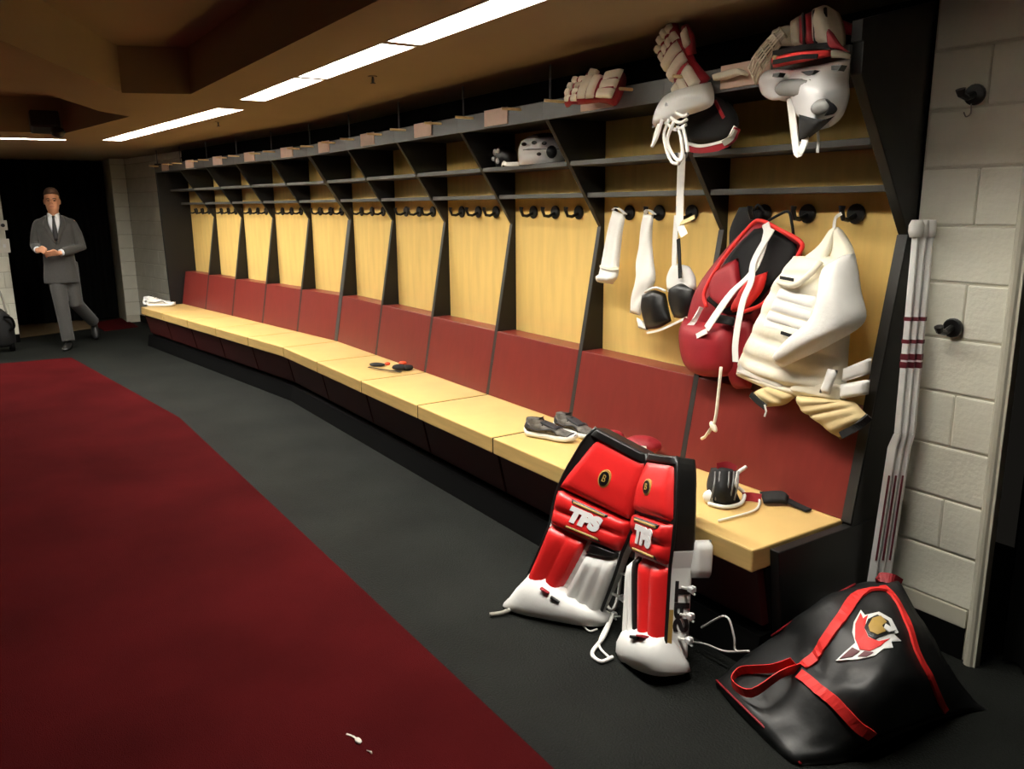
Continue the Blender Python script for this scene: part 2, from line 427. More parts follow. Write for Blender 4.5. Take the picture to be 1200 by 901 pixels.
# ------------------------------------------------------------------ lockers
HB, DB, BB = .476, -.728, -.233      # seat height, seat front, seat back
PROF = [(-.233, HB), (-.042, 1.527), (-.386, 2.050), (-.386, 2.140), (-.02, 2.140), (-.02, HB)]
def fy(z):                           # divider front at height z below the knee
    return -.233+(.191)*(z-HB)/(1.527-HB)
def stall(mx, w, lm=0., rm=0., right_end=False, left_div=True, cache={}):
    """one locker bay, local x 0..w; lm / rm: mitre of the left / right side (x shift per metre in front of the wall)"""
    root = empty('locker_stall'); root.matrix_world = mx
    key0 = (round(w, 3), round(lm, 3), round(rm, 3))
    def part(name, m, fn, key=None, par=None, loc=None, **kw):
        k = (name,)+(key or key0)
        if k in cache:
            o = bpy.data.objects.new(name, cache[k]); COL.objects.link(o); o.parent = par or root
        else:
            o = fn().build(name, m, par or root, **kw); cache[k] = o.data
        if loc: o.location = loc
        return o
    t = .0145; li = .036 if lm else 2*t; ri = .036 if rm else .0
    xl = lambda y: -y*lm; xr = lambda y: w+y*rm          # y is negative in front of the wall
    def pan(y0, z0, y1, z1, y2, z2, y3, z3, gl=.002, gr=.002):
        """quad profile (y,z) x4 between the two sides"""
        pr = [(y0,z0),(y1,z1),(y2,z2),(y3,z3)]
        return MB().hexa([V((xl(y)+gl, y, z)) for y, z in pr], [V((xr(y)-gr, y, z)) for y, z in pr])
    part('back_panel', 'maple_panel', lambda: pan(-.022, HB+.2, -.022, 2.13, -.006, 2.13, -.006, HB+.2))
    part('seat', 'maple', lambda: pan(DB, HB-.085, DB, HB, BB+.02, HB, BB+.02, HB-.085, .016, .001), bevel=.006)
    part('seat_spacer', 'rubber_black', lambda: MB().hexa([V((xl(y)+.001, y, z)) for y, z in ((DB+.006, HB-.085), (DB+.006, HB-.003), (BB, HB-.003), (BB, HB-.085))], [V((xl(y)+.0155, y, z)) for y, z in ((DB+.006, HB-.085), (DB+.006, HB-.003), (BB, HB-.003), (BB, HB-.085))]))
    zr = .874
    part('backrest', 'red_laminate', lambda: pan(BB-.004, HB+.002, fy(zr)-.004, zr, -.03, zr, -.03, HB+.002, li+.001, ri+.001), bevel=.002)
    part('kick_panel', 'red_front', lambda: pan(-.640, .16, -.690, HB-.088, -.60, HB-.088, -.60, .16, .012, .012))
    part('toe_kick', 'rubber_black', lambda: pan(-.690, 0, -.665, .13, -.56, .13, -.56, 0, 0, 0))
    part('under_frame', 'black_laminate', lambda: pan(-.60, .13, -.655, HB-.09, -.58, HB-.09, -.58, .13, 0, 0))
    for nm, yf, z in (('shelf', -.252, 1.846), ('shelf', -.140, 1.690)):
        part(nm, 'shelf_edge', lambda: pan(yf, z-.012, yf, z+.012, -.024, z+.012, -.024, z-.012, li, ri), key=key0+(z,), bevel=.002)
    part('top_shelf', 'black_laminate', lambda: pan(-.384, 2.06, -.384, 2.078, -.024, 2.078, -.024, 2.06, li, ri))
    part('fascia_rail', 'rail_grey', lambda: pan(-.402, 2.052, -.402, 2.140, -.386, 2.140, -.386, 2.052, 0, 0), bevel=.002)
    np_ = part('name_plate', 'plate_tan', lambda: MB().box(w*.5-.115, w*.5+.115, -.410, -.402, 2.062, 2.146), bevel=.002)
    for sx in (-1, 1):
        part('peg', 'dowel', lambda: MB().tube([(0, -.38, 0), (-.035, -.50, .004)], .007, 8), key=('p',), loc=(w*.5+sx*.24, 0, 2.12))
    part('post', 'black_edge', lambda: MB().tube([(0, -.37, 2.13), (0, -.37, H-.02)], .006, 8), key=('q',), loc=(.02, 0, 0))
    # hooks
    for i in range(3):
        hx = w*(.25+.255*i)+.02
        hk = part('hook', 'black_plastic', lambda: MB().tube([(0, -.022, 0), (0, -.036, 0)], .038, 16), key=('h',), loc=(hx, 0, 1.600), bevel=.004)
        part('prong', 'black_plastic', lambda: MB().tube([(0, -.03, -.005), (-.0, -.075, -.022), (0, -.105, -.018), (0, -.118, .012), (0, -.116, .03)], [.010, .009, .009, .010, .013], 8), key=('hp',), par=hk)
    if left_div:
        def dv():
            m_ = MB(); m_.prism(PROF, .0005, 2*t); return m_
        part('divider', 'black_laminate', dv, key=('d',), bevel=.002)
        part('divider_edge', 'black_edge', lambda: MB().hexa([V((.0005, y, z)) for y, z in ((-.237, HB+.002), (-.233, HB+.002), (-.042, 1.527), (-.046, 1.527))], [V((2*t, y, z)) for y, z in ((-.237, HB+.002), (-.233, HB+.002), (-.042, 1.527), (-.046, 1.527))]), key=('de',))
    return root
LB = {1: 'locker stall where the white chest protector and red goalie pants hang',
      2: 'locker stall with white straps hanging from its hooks',
      3: 'locker stall with the white helmet on its shelf and empty hooks below',
      4: 'empty locker stall next to the one holding the white helmet',
      5: 'locker stall whose seat carries the small black and orange strap',
      6: 'empty locker stall with the wide grey divider at the bend of the row',
      7: 'empty locker stall of the angled row, right at the bend',
      8: 'empty locker stall of the angled row, second from the bend',
      9: 'empty locker stall of the angled row, third from the bend',
      10: 'empty locker stall of the angled row, next to the one with white sneakers',
      11: 'last locker stall by the doorway, white sneakers on its seat'}
mit = math.tan(TH/2); STALLS = {}
for k in range(1, 7):
    s = stall(Matrix.Translation((-k*W1, 0, 0)), W1, lm=mit if k == 6 else 0, left_div=(k != 6))
    tag(s, LB[k], 'locker', 'locker stalls'); STALLS[k] = s
for k in range(1, 6):
    s = stall(RB @ Matrix.Translation((-k*W2, 0, 0)), W2, rm=mit if k == 1 else 0, left_div=(k != 5))
    tag(s, LB[k+6], 'locker', 'locker stalls'); STALLS[k+6] = s
# wide divider at the bend (part of the stall before it), end panels
bd = MB(); bd.prism(PROF, -.030, .030)
o = bd.build('divider', 'black_laminate', STALLS[6], bevel=.003); o.rotation_euler = (0, 0, TH/2)
e_ = MB().hexa([V((-.030, y-.004, z)) for y, z in ((-.237, HB+.002), (-.233, HB+.002), (-.042, 1.527), (-.046, 1.527))], [V((.030, y-.004, z)) for y, z in ((-.237, HB+.002), (-.233, HB+.002), (-.042, 1.527), (-.046, 1.527))]).build('divider_edge', 'rail_grey', STALLS[6]); e_.rotation_euler = (0, 0, TH/2)
ep = MB(); ep.prism([(-.237, HB-.02)]+[(-.042, 1.527), (-.388, 2.047), (-.388, 2.145), (-.40, 2.145), (-.40, 2.21), (0, 2.31), (0, HB-.02)], 0, .04)
o = ep.build('end_panel', 'black_laminate', STALLS[1], bevel=.003); o.location = (W1, 0, 0)
o = MB().hexa([V((0, y, z)) for y, z in ((-.242, HB), (-.237, HB), (-.042, 1.527), (-.047, 1.527))], [V((.04, y, z)) for y, z in ((-.242, HB), (-.237, HB), (-.042, 1.527), (-.047, 1.527))]).build('panel_edge', 'black_edge', STALLS[1]); o.location = (W1, 0, 0)
o = MB().prism([(-.650, .465), (-.605, .11), (-.605, .001), (-.002, .001), (-.002, .465)], .006, .046).build('bench_end', 'black_laminate', STALLS[1], bevel=.004); o.location = (W1, 0, 0)
ep2 = MB(); ep2.prism([(-.60, 0), (-.60, .11), (-.66, HB-.09), (-.36, HB-.09), (-.36, HB), (-.388, 2.047), (-.388, 2.16), (0, 2.16), (0, 0)], -.04, 0)
ep2.build('end_panel', 'black_laminate', STALLS[11], bevel=.003)

# ------------------------------------------------------------------ coat hooks on the block wall
def wall_hook(px, py, label, ring_=False):
    p = at_y(px, py, -.006); e_ = empty('coat_hook', p); tag(e_, label, 'hook')
    MB().tube([(0, .006, 0), (0, -.012, 0)], .034, 18).build('base_disc', 'black_plastic', e_, bevel=.004)
    MB().tube([(0, -.01, 0), (0, -.05, -.012), (0, -.085, -.004), (0, -.092, .012)], [.012, .011, .012, .016], 8).build('prong', 'black_plastic', e_)
    if ring_: MB().tube([(.0, -.02, -.03), (.004, -.024, -.06), (-.008, -.028, -.07), (-.016, -.03, -.055)], .0025, 6, smooth=10).build('wire_loop', 'steel', e_)
wall_hook(1143, 111, 'black coat hook high on the white block wall, wire loop hanging under it', True)
wall_hook(1117, 384, 'black coat hook at mid height on the white block wall')

# ------------------------------------------------------------------ goalie sticks
def goalie_stick(i, label):
    e_ = empty('goalie_stick'); tag(e_, label, 'hockey stick', 'goalie sticks leaning on the end panel')
    yo = -.024*(2-i)
    top = at_y(1074+8.5*i, 268, -.035+yo); elb = at_y(1052+8*i, 508, -.07+yo); bot = at_y(1026+8*i, 676, -.09+yo)
    bot = bot + (bot-elb)*((bot.z-.02)/(elb.z-bot.z))
    wdir = V((1, .25, 0)); rows = []
    def bar(p, q, w0, w1, t):
        d = (q-p).normalized(); a = (wdir-d*wdir.dot(d)).normalized(); b = d.cross(a)
        mk = lambda c, w: [c-a*w/2-b*t/2, c+a*w/2-b*t/2, c+a*w/2+b*t/2, c-a*w/2+b*t/2]
        return mk(p, w0), mk(q, w1)
    m_ = MB(); A, B_ = bar(top, elb, .022, .022, .02); m_.hexa(A, B_); m_.build('shaft', 'leather_white', e_, bevel=.004)
    m_ = MB(); A, _ = bar(elb, bot, .023, .03, .02); e2 = elb.lerp(bot, .07); A2, B2 = bar(e2+V((-.012,0,0)), bot+V((-.012,0,0)), .030, .030, .018)
    m_.loft([A, A2, B2]); m_.build('paddle', 'leather_white', e_, bevel=.003)
    # blade on the floor under the bag
    b0 = bot; b1 = bot+V((.17, .0, .0)); m_ = MB()
    m_.hexa([b0+V((-.01,-.008,-.015)), b0+V((-.01,.008,-.015)), b0+V((-.01,.008,.07)), b0+V((-.01,-.008,.07))], [b1+V((0,-.007,-.015)), b1+V((0,.007,-.015)), b1+V((0,.007,.06)), b1+V((0,-.007,.06))]); m_.build('blade', 'leather_white', e_, bevel=.004)
    d_ = (top-elb).normalized()
    kn = MB(); kn.tube([top-d_*.03, top-d_*.01, top+d_*.012, top+d_*.03], [.020, .026, .026, .018] if i == 0 else [.015, .017, .017, .014], 10); kn.build('knob', 'fabric_white', e_, smooth=True)
    # printed marks
    for tt in (.42, .53, .60, .64):
        p = top.lerp(elb, tt); A, B_ = bar(p-d_*0, p-d_*(.014 if tt < .55 else .022), .0245, .0245, .0215); m_ = MB(); m_.hexa(A, B_); m_.build('print_mark', 'burgundy_print', e_)
    A, B_ = bar(elb.lerp(bot, .2)+V((-.004,-.002,0)), elb.lerp(bot, .62)+V((-.004,-.002,0)), .006, .006, .0205); m_ = MB(); m_.hexa(A, B_); m_.build('print_stripe', 'burgundy_print', e_)
    rebase(e_, (bot.x, bot.y, 0))
for i, lb in enumerate(('white goalie stick with thick taped knob leaning on the black end panel', 'white goalie stick leaning between the two other sticks', 'white goalie stick leaning closest to the block wall')): goalie_stick(i, lb)

# ------------------------------------------------------------------ goalie leg pads
class PadFrame:
    """maps (u across, v along 0..1, n outward) to world, along a bent axis of control points"""
    def __init__(s, pts, nh, N=41):
        s.P = catmull(pts, N); s.N = N; nh0, nh1 = (nh if isinstance(nh[0], tuple) else (nh, nh))
        s.a, s.n = [], []
        for i in range(N):
            t = (s.P[min(i+1, N-1)]-s.P[max(i-1, 0)]).normalized()
            s.nh = V(nh0).lerp(V(nh1), min(1, i/(N-1)*1.6)).normalized(); a = t.cross(s.nh).normalized()
            if a.dot(rt) < 0: a = -a
            n = a.cross(t).normalized()
            if n.dot(s.nh) < 0: n = -n
            s.a.append(a); s.n.append(n)
    def __call__(s, u, v, n):
        x = v*(s.N-1); i = max(0, min(s.N-2, int(x))); f_ = x-i
        p = s.P[i]+(s.P[i+1]-s.P[i])*f_; a = s.a[i].lerp(s.a[i+1], max(0, min(1, f_))); nn = s.n[i].lerp(s.n[i+1], max(0, min(1, f_)))
        q = p+a*u+nn*n
        if q.z < .006: q.z = .006
        return q
def patch(m_, Fm, ul, ur, v0, v1, n0, th, nu=14, nv=14, rolls=0, vroll=0, base=.012):
    """padded panel; ul, ur functions of v (or numbers); v0, v1 numbers or functions of t across"""
    fu = lambda q, v: q(v) if callable(q) else q
    fr, bk = [], []
    for j in range(nv+1):
        for i in range(nu+1):
            t = i/nu; sv = j/nv
            va = v0(t) if callable(v0) else v0; vb = v1(t) if callable(v1) else v1
            v = va+(vb-va)*sv; u = fu(ul, v)+(fu(ur, v)-fu(ul, v))*t
            e = (max(0, 1-(2*t-1)**8)*max(0, 1-(2*sv-1)**8))**.5
            q = th(t, v) if callable(th) else th
            if rolls: q *= .62+.38*abs(math.sin(math.pi*rolls*t))**.5
            if vroll: q *= .62+.38*abs(math.sin(math.pi*vroll*sv))**.5
            fr.append(Fm(u, v, n0+q*e)); bk.append(Fm(u, v, n0-base))
    k = nu+1; o_ = len(fr); fs = []
    for j in range(nv):
        for i in range(nu):
            a = j*k+i; fs.append((a, a+1, a+k+1, a+k)); fs.append((o_+a, o_+a+k, o_+a+k+1, o_+a+1))
    bd_ = [i for i in range(k)]+[j*k+nu for j in range(1, nv+1)]+[nv*k+i for i in range(nu-1, -1, -1)]+[j*k for j in range(nv-1, 0, -1)]
    for i in range(len(bd_)): a, b = bd_[i], bd_[(i+1) % len(bd_)]; fs.append((a, o_+a, o_+b, b))
    return m_.add(fr+bk, fs)
def goalie_pad(name, label, pts, nh, w, mir, foot, toe_w, bh=1.):
    """mir=+1: red shin on the left of the face; -1: on the right"""
    e_ = empty(name); tag(e_, label, 'goalie pad', 'pair of goalie leg pads'); Fm = PadFrame(pts, nh); hw = w/2
    half = lambda v: hw*(1.0 if v < .55 else 1.0+.10*math.sin(min(1, (v-.55)/.3)*math.pi)) * (1 if v < .80 else math.sqrt(max(.0, 1-((v-.80)/.245)**2))*.65+.35)
    # core: white lower, black upper
    def core(v0, v1, d0, d1, n=14):
        m_ = MB(); rings = []
        for i in range(n+1):
            v = v0+(v1-v0)*i/n; h_ = half(v); dd = d0+(d1-d0)*i/n
            rings.append([Fm(x*h_, v, y) for x, y in ((-1,-.01),(-.97,.008),(.97,.008),(1,-.01),(1,-dd*.85),(.9,-dd),(-.9,-dd),(-1,-dd*.85))])
        return m_.loft(rings)
    core(.10, .62, .10, .10).build('shin_core', 'leather_white', e_, smooth=False, bevel=.004)
    core(.62, 1.0, .10, .085).build('knee_core', 'leather_black', e_, smooth=False, bevel=.004)
    # red knee panels
    patch(MB(), Fm, lambda v: -half(v)*.98*(1 if mir > 0 else 1)+(.0 if mir > 0 else 0), lambda v: half(v)*.98, .555, .725, .004, lambda t, v: .042, rolls=0, vroll=2).build('knee_roll', 'leather_red', e_, smooth=True)
    patch(MB(), Fm, lambda v: -half(v)*(.98 if mir < 0 else .98-.30*max(0, (v-.72)/.25)), lambda v: half(v)*(.98 if mir > 0 else .98-.12*max(0, (v-.72)/.25)), .728, .972, .004, lambda t, v: .036-.02*max(0, v-.85)/.1).build('thigh_panel', 'leather_red', e_, smooth=True)
    m_ = MB(); patch(m_, Fm, lambda v: -half(v)*.99, lambda v: half(v)*.99, .962, .999, .002, .02); m_.build('top_edge', 'leather_black', e_, smooth=True)
    # shin rolls
    sp_ = lambda v: mir*(-.02+.30*(v-.15)*hw)
    if mir > 0:
        patch(MB(), Fm, lambda v: -half(v)*.98, lambda v: -.015+.10*(v-.2), .15, .552, .004, .04, rolls=2).build('shin_roll_red', 'leather_red', e_, smooth=True)
        patch(MB(), Fm, lambda v: .0+.10*(v-.2), lambda v: half(v)*.98, .12, lambda t: .50+.04*t, .004, .045, rolls=3).build('shin_roll_white', 'leather_white', e_, smooth=True)
        patch(MB(), Fm, lambda v: -.01+.12*(v-.2), lambda v: half(v)*.97, lambda t: .49+.045*t, lambda t: .555, .002, .034).build('black_arc', 'leather_black', e_, smooth=True)
    else:
        patch(MB(), Fm, lambda v: -.03-.10*(v-.2), lambda v: half(v)*.98, .14, .552, .004, .04, rolls=2).build('shin_roll_red', 'leather_red', e_, smooth=True)
        patch(MB(), Fm, lambda v: -half(v)*.98, lambda v: -.045-.12*(v-.2), .12, lambda t: .53, .004, .045, rolls=2).build('shin_roll_white', 'leather_white', e_, smooth=True)
        patch(MB(), Fm, lambda v: -.05-.12*(v-.2), lambda v: -.028-.10*(v-.2), .18, .55, .004, .036).build('black_arc', 'leather_black', e_, smooth=True)
    # boot flap: flares over the toe down to the floor
    bt = MB()
    rings = []
    for i, (v, ws, no, dp) in enumerate(((.235*bh, .96, .030, .10), (.20*bh, 1.03, .066, .13), (.14*bh, 1.08, .082, .17), (.075, 1.10, .080, .20), (.022, 1.04, .070, .20), (.0, .94, .055, .17))):
        h_ = hw*ws*(1 if i < 2 else 1+(toe_w-1)*(i-1)/4)
        c = Fm(0, v, no-dp/2); A = Fm(h_, v, no-dp/2)-c; A.z *= max(0, 1-i/3) if mir > 0 else 1; B_ = Fm(0, v, no)-c
        rings.append(ring(c, A, B_, 24, 3.2))
    for r_ in rings:
        for p in r_:
            if p.z < .006: p.z = .006
    bt.loft(rings).build('boot', 'leather_white', e_, smooth=True)
    # tear-drop slits on the boot
    patch(MB(), Fm, -.015*mir-.012, -.015*mir+.03, .185, .205, .078, .006, base=.03).build('boot_mark', 'leather_black', e_)
    patch(MB(), Fm, -.06*mir-.02, -.06*mir+.02, .205, .217, .074, .006, base=.03).build('boot_stripe', 'nylon_red', e_)
    # binding along the top and both edges
    for sgn in (-1, 1):
        pts_ = [Fm(sgn*half(v)*1.0, v, .004) for v in [x/20*.88+.12 for x in range(21)]]
        MB().tube(pts_, .007, 6).build('binding', 'leather_black', e_, smooth=True)
    # badge and lettering
    bc = (.015 if mir > 0 else -.02, .85)
    m_ = MB(); rings = [[Fm(bc[0]+r_*math.cos(t*math.pi/10), bc[1]+r_*math.sin(t*math.pi/10)/s_len, n_) for t in range(20)] for s_len in (Fm.P[-1].z-Fm.P[0].z,) for r_, n_ in ((.027, .030), (.027, .041), (.022, .043))]
    m_.loft(rings).build('badge_rim', 'gold', e_)
    m_ = MB(); s_len = Fm.P[-1].z-Fm.P[0].z
    m_.loft([[Fm(bc[0]+r_*math.cos(t*math.pi/10), bc[1]+r_*math.sin(t*math.pi/10)/s_len, n_) for t in range(20)] for r_, n_ in ((.022, .040), (.021, .0445))]).build('badge', 'leather_black', e_)
    L = sum((Fm.P[i+1]-Fm.P[i]).length for i in range(Fm.N-1))
    mp = lambda u0, v0, n0: (lambda c: Fm(u0+c.x, v0+c.y/L, n0+c.z))
    text_mesh('B', .032, 'badge_letter', 'gold', mp(bc[0], bc[1], .046), e_, .0012)
    vc = .645
    text_mesh('TPS', .072, 'brand_lettering', 'plastic_white', mp(-.01 if mir > 0 else -.008, vc, .047), e_, .002, shear=.2, xs=1.25 if mir > 0 else .98, offset=.006)
    for dv in (-.062, .058):
        patch(MB(), Fm, -.085, .085, vc+dv-.010, vc+dv+.010, .042, .004, nv=4).build('brand_bar', 'leather_black', e_)
        patch(MB(), Fm, -.075, .075, vc+dv-.0045, vc+dv+.0045, .0465, .003, nv=4).build('brand_line', 'gold', e_)
    # straps and wings behind
    sd = 1
    for v in (.22, .34, .46):
        p = Fm(hw, v, -.05); m_ = MB(); m_.tube([p, p+Fm.a[int(v*40)]*.05-Fm.n[int(v*40)]*.02], .006, 6); m_.build('strap_stub', 'fabric_white', e_)
        b0 = p+Fm.a[int(v*40)]*.04-Fm.n[int(v*40)]*.015
        m_ = MB(); m_.box(-.012, .012, -.012, .012, -.009, .009, Matrix.Translation(b0)); m_.tube([b0+V((0,0,.012)), b0+V((.018,0,.014))], .005, 6); m_.tube([b0-V((0,0,.012)), b0+V((.018,0,-.014))], .005, 6); m_.build('buckle', 'plastic_white', e_, bevel=.003)
    rebase(e_, foot)
    return e_, Fm, L
def side_text(Fm, L, hw, e_):
    # lettering on the right side wall, reading down
    cx_ = -.058; v0 = .37
    mp = lambda c: Fm(hw+.0015+c.z, v0-c.x/L, cx_+c.y)
    text_mesh('TPS', .085, 'side_lettering', 'leather_black', mp, e_, .0015, xs=1.35, offset=.003)
lp = [at_z(648, 722, 0), at_y(663, 690, -1.00), at_y(682, 642, -.95), at_y(700, 585, -.88), at_y(728, 516, -.80)]
padL, FL, LL_ = goalie_pad('goalie_pad', 'red and white goalie leg pad facing the room, farther from the black bag', lp, ((.62, -.76, .2), (.34, -.92, .2)), .335, 1, (lp[0].x, lp[0].y, 0), 1.55, 1.12)
rp_ = [at_z(757, 784, 0), at_y(760, 735, -.95), at_y(764, 670, -.90), at_y(769, 600, -.86), at_y(778, 533, -.80)]
padR, FR, LR_ = goalie_pad('goalie_pad', 'red and white goalie leg pad with side lettering turned sideways, beside the black bag', rp_, (-.22, -.94, .25), .24, -1, (rp_[0].x, rp_[0].y, 0), 1.22)
side_text(FR, LR_, .12, padR)
# gold patches and knee wing on the side wall of the turned pad
def side_quad(Fm, hw, v0, v1, n0, n1, name, m, e_, t=.004):
    m_ = MB(); A = [Fm(hw, v0, n0), Fm(hw, v0, n1), Fm(hw, v1, n1), Fm(hw, v1, n0)]; m_.hexa(A, [Fm(hw+t, v0, n0), Fm(hw+t, v0, n1), Fm(hw+t, v1, n1), Fm(hw+t, v1, n0)]); o = m_.build(name, m, e_); o.matrix_parent_inverse = Matrix.Translation(e_.location).inverted()
side_quad(FR, .121, .60, .74, -.022, .0, 'gold_patch', 'gold', padR)
side_quad(FR, .121, .18, .36, -.018, .0, 'gold_patch', 'gold', padR)
for ch in padR.children:
    if ch.name.startswith('side_lettering'): ch.matrix_parent_inverse = Matrix.Translation(padR.location).inverted()
m_ = MB(); p = [FR(.115, v, n) for v, n in ((.66, -.085), (.66, -.17), (.50, -.17), (.50, -.085))]
m_.sheet([[p[0], p[1]], [p[3], p[2]]], 8, 8, .03, d=FR.a[20], back=.02); o = m_.build('knee_wing', 'leather_white', padR, smooth=True); o.matrix_parent_inverse = Matrix.Translation(padR.location).inverted()
# loose laces, each belonging to its pad
def lz(px, py, z, ym=-.765):
    p = at_z(px, py, z)
    return p if p.y < ym else at_y(px, py, ym)
def lace(par, pts, r=.005, m='fabric_white', name='lace'):
    o = MB().tube(pts, r, 6, smooth=28).build(name, m, par, smooth=True); o.matrix_parent_inverse = Matrix.Translation(par.location).inverted(); return o
lace(padR, [lz(822, 735, .09), lz(850, 722, .12), lz(860, 745, .05), lz(862, 762, .008), lz(878, 763, .008)], .004)
lace(padR, [lz(812, 752, .02), lz(828, 755, .008), lz(850, 763, .008), lz(877, 763, .008)], .004)
lace(padR, [lz(727, 722, .03), lz(700, 723, .01), lz(682, 728, .008), lz(690, 739, .008), lz(700, 737, .008)], .004)
lace(padR, [lz(718, 720, .05), lz(708, 745, .02), lz(694, 765, .008), lz(704, 775, .008), lz(718, 770, .008)], .008)
lace(padR, [lz(712, 730, .04), lz(702, 755, .012), lz(715, 772, .008)], .005)
lace(padL, [lz(722, 655, .12), lz(705, 665, .08), lz(704, 690, .03), lz(716, 715, .008), lz(724, 700, .03), lz(728, 670, .1)], .007)
lace(padL, [lz(725, 640, .15), lz(715, 655, .1), lz(700, 655, .06), lz(700, 650, .06)], .005)
lace(padL, [lz(604, 712, .02), lz(588, 718, .012), lz(574, 720, .012)], (.010), 'mesh_grey', 'toe_strap')

# ------------------------------------------------------------------ equipment bag
bag = empty('equipment_bag'); tag(bag, 'black vinyl hockey bag with red straps and a team emblem, slumped on the floor', 'bag')
BG = [[(1062,700,.20,0),(1010,690,.20,0),(950,712,.06,0),(905,742,.02,0),(845,795,.0,0)],
      [(1050,684,.345,0),(1000,684,.315,0),(955,708,.285,0),(905,746,.145,0),(840,797,.03,0)],
      [(1078,722,.285,0),(1042,730,.33,0),(990,746,.29,0),(930,782,.16,0),(862,818,.045,0)],
      [(1112,780,.15,0),(1068,790,.235,0),(1020,802,.235,0),(962,828,.14,0),(898,856,.04,0)],
      [(1140,818,.04,0),(1092,832,.075,0),(1035,850,.115,0),(978,872,.06,0),(925,886,.02,0)],
      [(1158,832,.0,0),(1106,838,.012,0),(1030,864,.03,0),(990,891,.008,0),(940,898,.0,0)]]
rows = []
for j, r_ in enumerate(BG):
    rows.append([at_z(px, py, z) for px, py, z, _ in r_])
# back row: drops behind the ridge to the floor
rows[0] = [p+V(q) for p, q in zip(rows[1], ((.02,.10,0),(0,.10,0),(-.02,.03,0),(.0,.015,0),(-.01,.02,0)))]
for p in rows[0]: p.z = .008
C_ = [catmull(r_, 33) for r_ in rows]; cols = [catmull([c[i] for c in C_], 41) for i in range(33)]
import mathutils
def bag_pt(u, v, off=0.):
    x, y = u*32, v*40; i, j = min(31, int(x)), min(39, int(y)); a, b = x-i, y-j
    p = cols[i][j]*(1-a)*(1-b)+cols[i+1][j]*a*(1-b)+cols[i][j+1]*(1-a)*b+cols[i+1][j+1]*a*b
    if off:
        n = (cols[i+1][j]-cols[i][j]).cross(cols[i][j+1]-cols[i][j]).normalized()
        if n.dot(CAM-p) < 0: n = -n
        p = p+n*off
    return p
for i in range(33):
    for j in range(41):
        p = cols[i][j]; w_ = mathutils.noise.noise(V((p.x*6, p.y*6, p.z*9)))*.022+mathutils.noise.noise(V((p.x*15+5, p.y*12, p.z*20)))*.011
        e = min(1, p.z/.06); p += V((0, -.3, 1))*w_*e; p.z = max(.004, p.z)
m_ = MB(); vs_ = [cols[i][j] for j in range(41) for i in range(33)]
fs_ = [(j*33+i, j*33+i+1, (j+1)*33+i+1, (j+1)*33+i) for j in range(40) for i in range(32)]
# floor side so the bag is a closed body
lo = [V((p.x, p.y, .003)) for p in vs_]; k_ = len(vs_)
bd_ = [i for i in range(33)]+[j*33+32 for j in range(1, 41)]+[40*33+i for i in range(31, -1, -1)]+[j*33 for j in range(39, 0, -1)]
m_.add(vs_+lo, fs_+[tuple(k_+q for q in f_[::-1]) for f_ in fs_]+[(bd_[i], k_+bd_[i], k_+bd_[(i+1) % len(bd_)], bd_[(i+1) % len(bd_)]) for i in range(len(bd_))])
m_.build('bag_shell', 'bag_vinyl', bag, smooth=True)
def bag_uv(px, py):
    """surface point of the bag seen at a pixel"""
    best = None
    for j in range(8, 41):
        for i in range(33):
            d = cols[i][j]-CAM; z = d.dot(fw); q = (600+F*d.dot(rt)/z, 450.5-F*d.dot(up)/z)
            e = (q[0]-px)**2+(q[1]-py)**2
            if best is None or e < best[0]: best = (e, i/32, j/40)
    return best[1], best[2]
from mathutils.bvhtree import BVHTree
BT = BVHTree.FromPolygons([p.copy() for p in vs_], fs_)
def bag_hit(px, py, off=.0):
    d = ray(px, py).normalized(); loc, nn, _, _ = BT.ray_cast(CAM, d)
    if loc is None:
        loc, nn, _, _ = BT.find_nearest(CAM+d*2.6)
    if nn.dot(CAM-loc) < 0: nn = -nn
    return loc+nn*off, nn
def bag_strap(pix, w, name='strap', mt='nylon_red_bright', off=.006, n=30):
    uv = [bag_uv(*q) for q in pix]; P = catmull([V((a, b, 0)) for a, b in uv], n)
    pts = [bag_pt(max(0, min(1, q.x)), max(0, min(1, q.y)), off) for q in P]
    m_ = MB(); rings = []
    for i in range(n):
        d = (pts[min(i+1, n-1)]-pts[max(i-1, 0)]).normalized(); nn = bag_pt(max(0, min(1, P[i].x)), max(0, min(1, P[i].y)), off+.01)-pts[i]; nn.normalize(); a = d.cross(nn).normalized()
        rings.append([pts[i]-a*w/2-nn*.006, pts[i]+a*w/2-nn*.006, pts[i]+a*w/2+nn*.002, pts[i]-a*w/2+nn*.002])
    m_.loft(rings); return m_.build(name, mt, bag, smooth=False)
bag_strap([(1038,690),(1005,705),(975,745),(940,780)], .036)
bag_strap([(935,795),(965,812),(990,835),(1022,860)], .034)
bag_strap([(1036,690),(1055,712),(1072,755),(1088,795),(1106,834)], .022)
m_ = MB(); m_.ribbon([at_z(1045, 690, .335), at_z(1030, 677, .36), at_z(1045, 678, .37), at_z(1056, 684, .345)], (0, .6, .8), .035); m_.build('handle', 'nylon_red', bag)
m_ = MB(); m_.ribbon([at_z(938, 782, .17), at_z(915, 790, .17), at_z(880, 812, .10), at_z(858, 800, .07), at_z(868, 786, .09), at_z(905, 783, .15), at_z(930, 775, .2)], (.1, -.3, 1), .034, smooth=30); m_.build('handle', 'nylon_red_bright', bag)
for pix in ([(840,798),(880,850),(938,897)], [(905,747),(955,709),(1003,684)]):
    uv = [bag_uv(*q) for q in pix]; m_ = MB(); m_.tube([bag_pt(a, b, .006) for a, b in uv], .004, 6, smooth=20); m_.build('piping', 'nylon_red', bag, smooth=True)
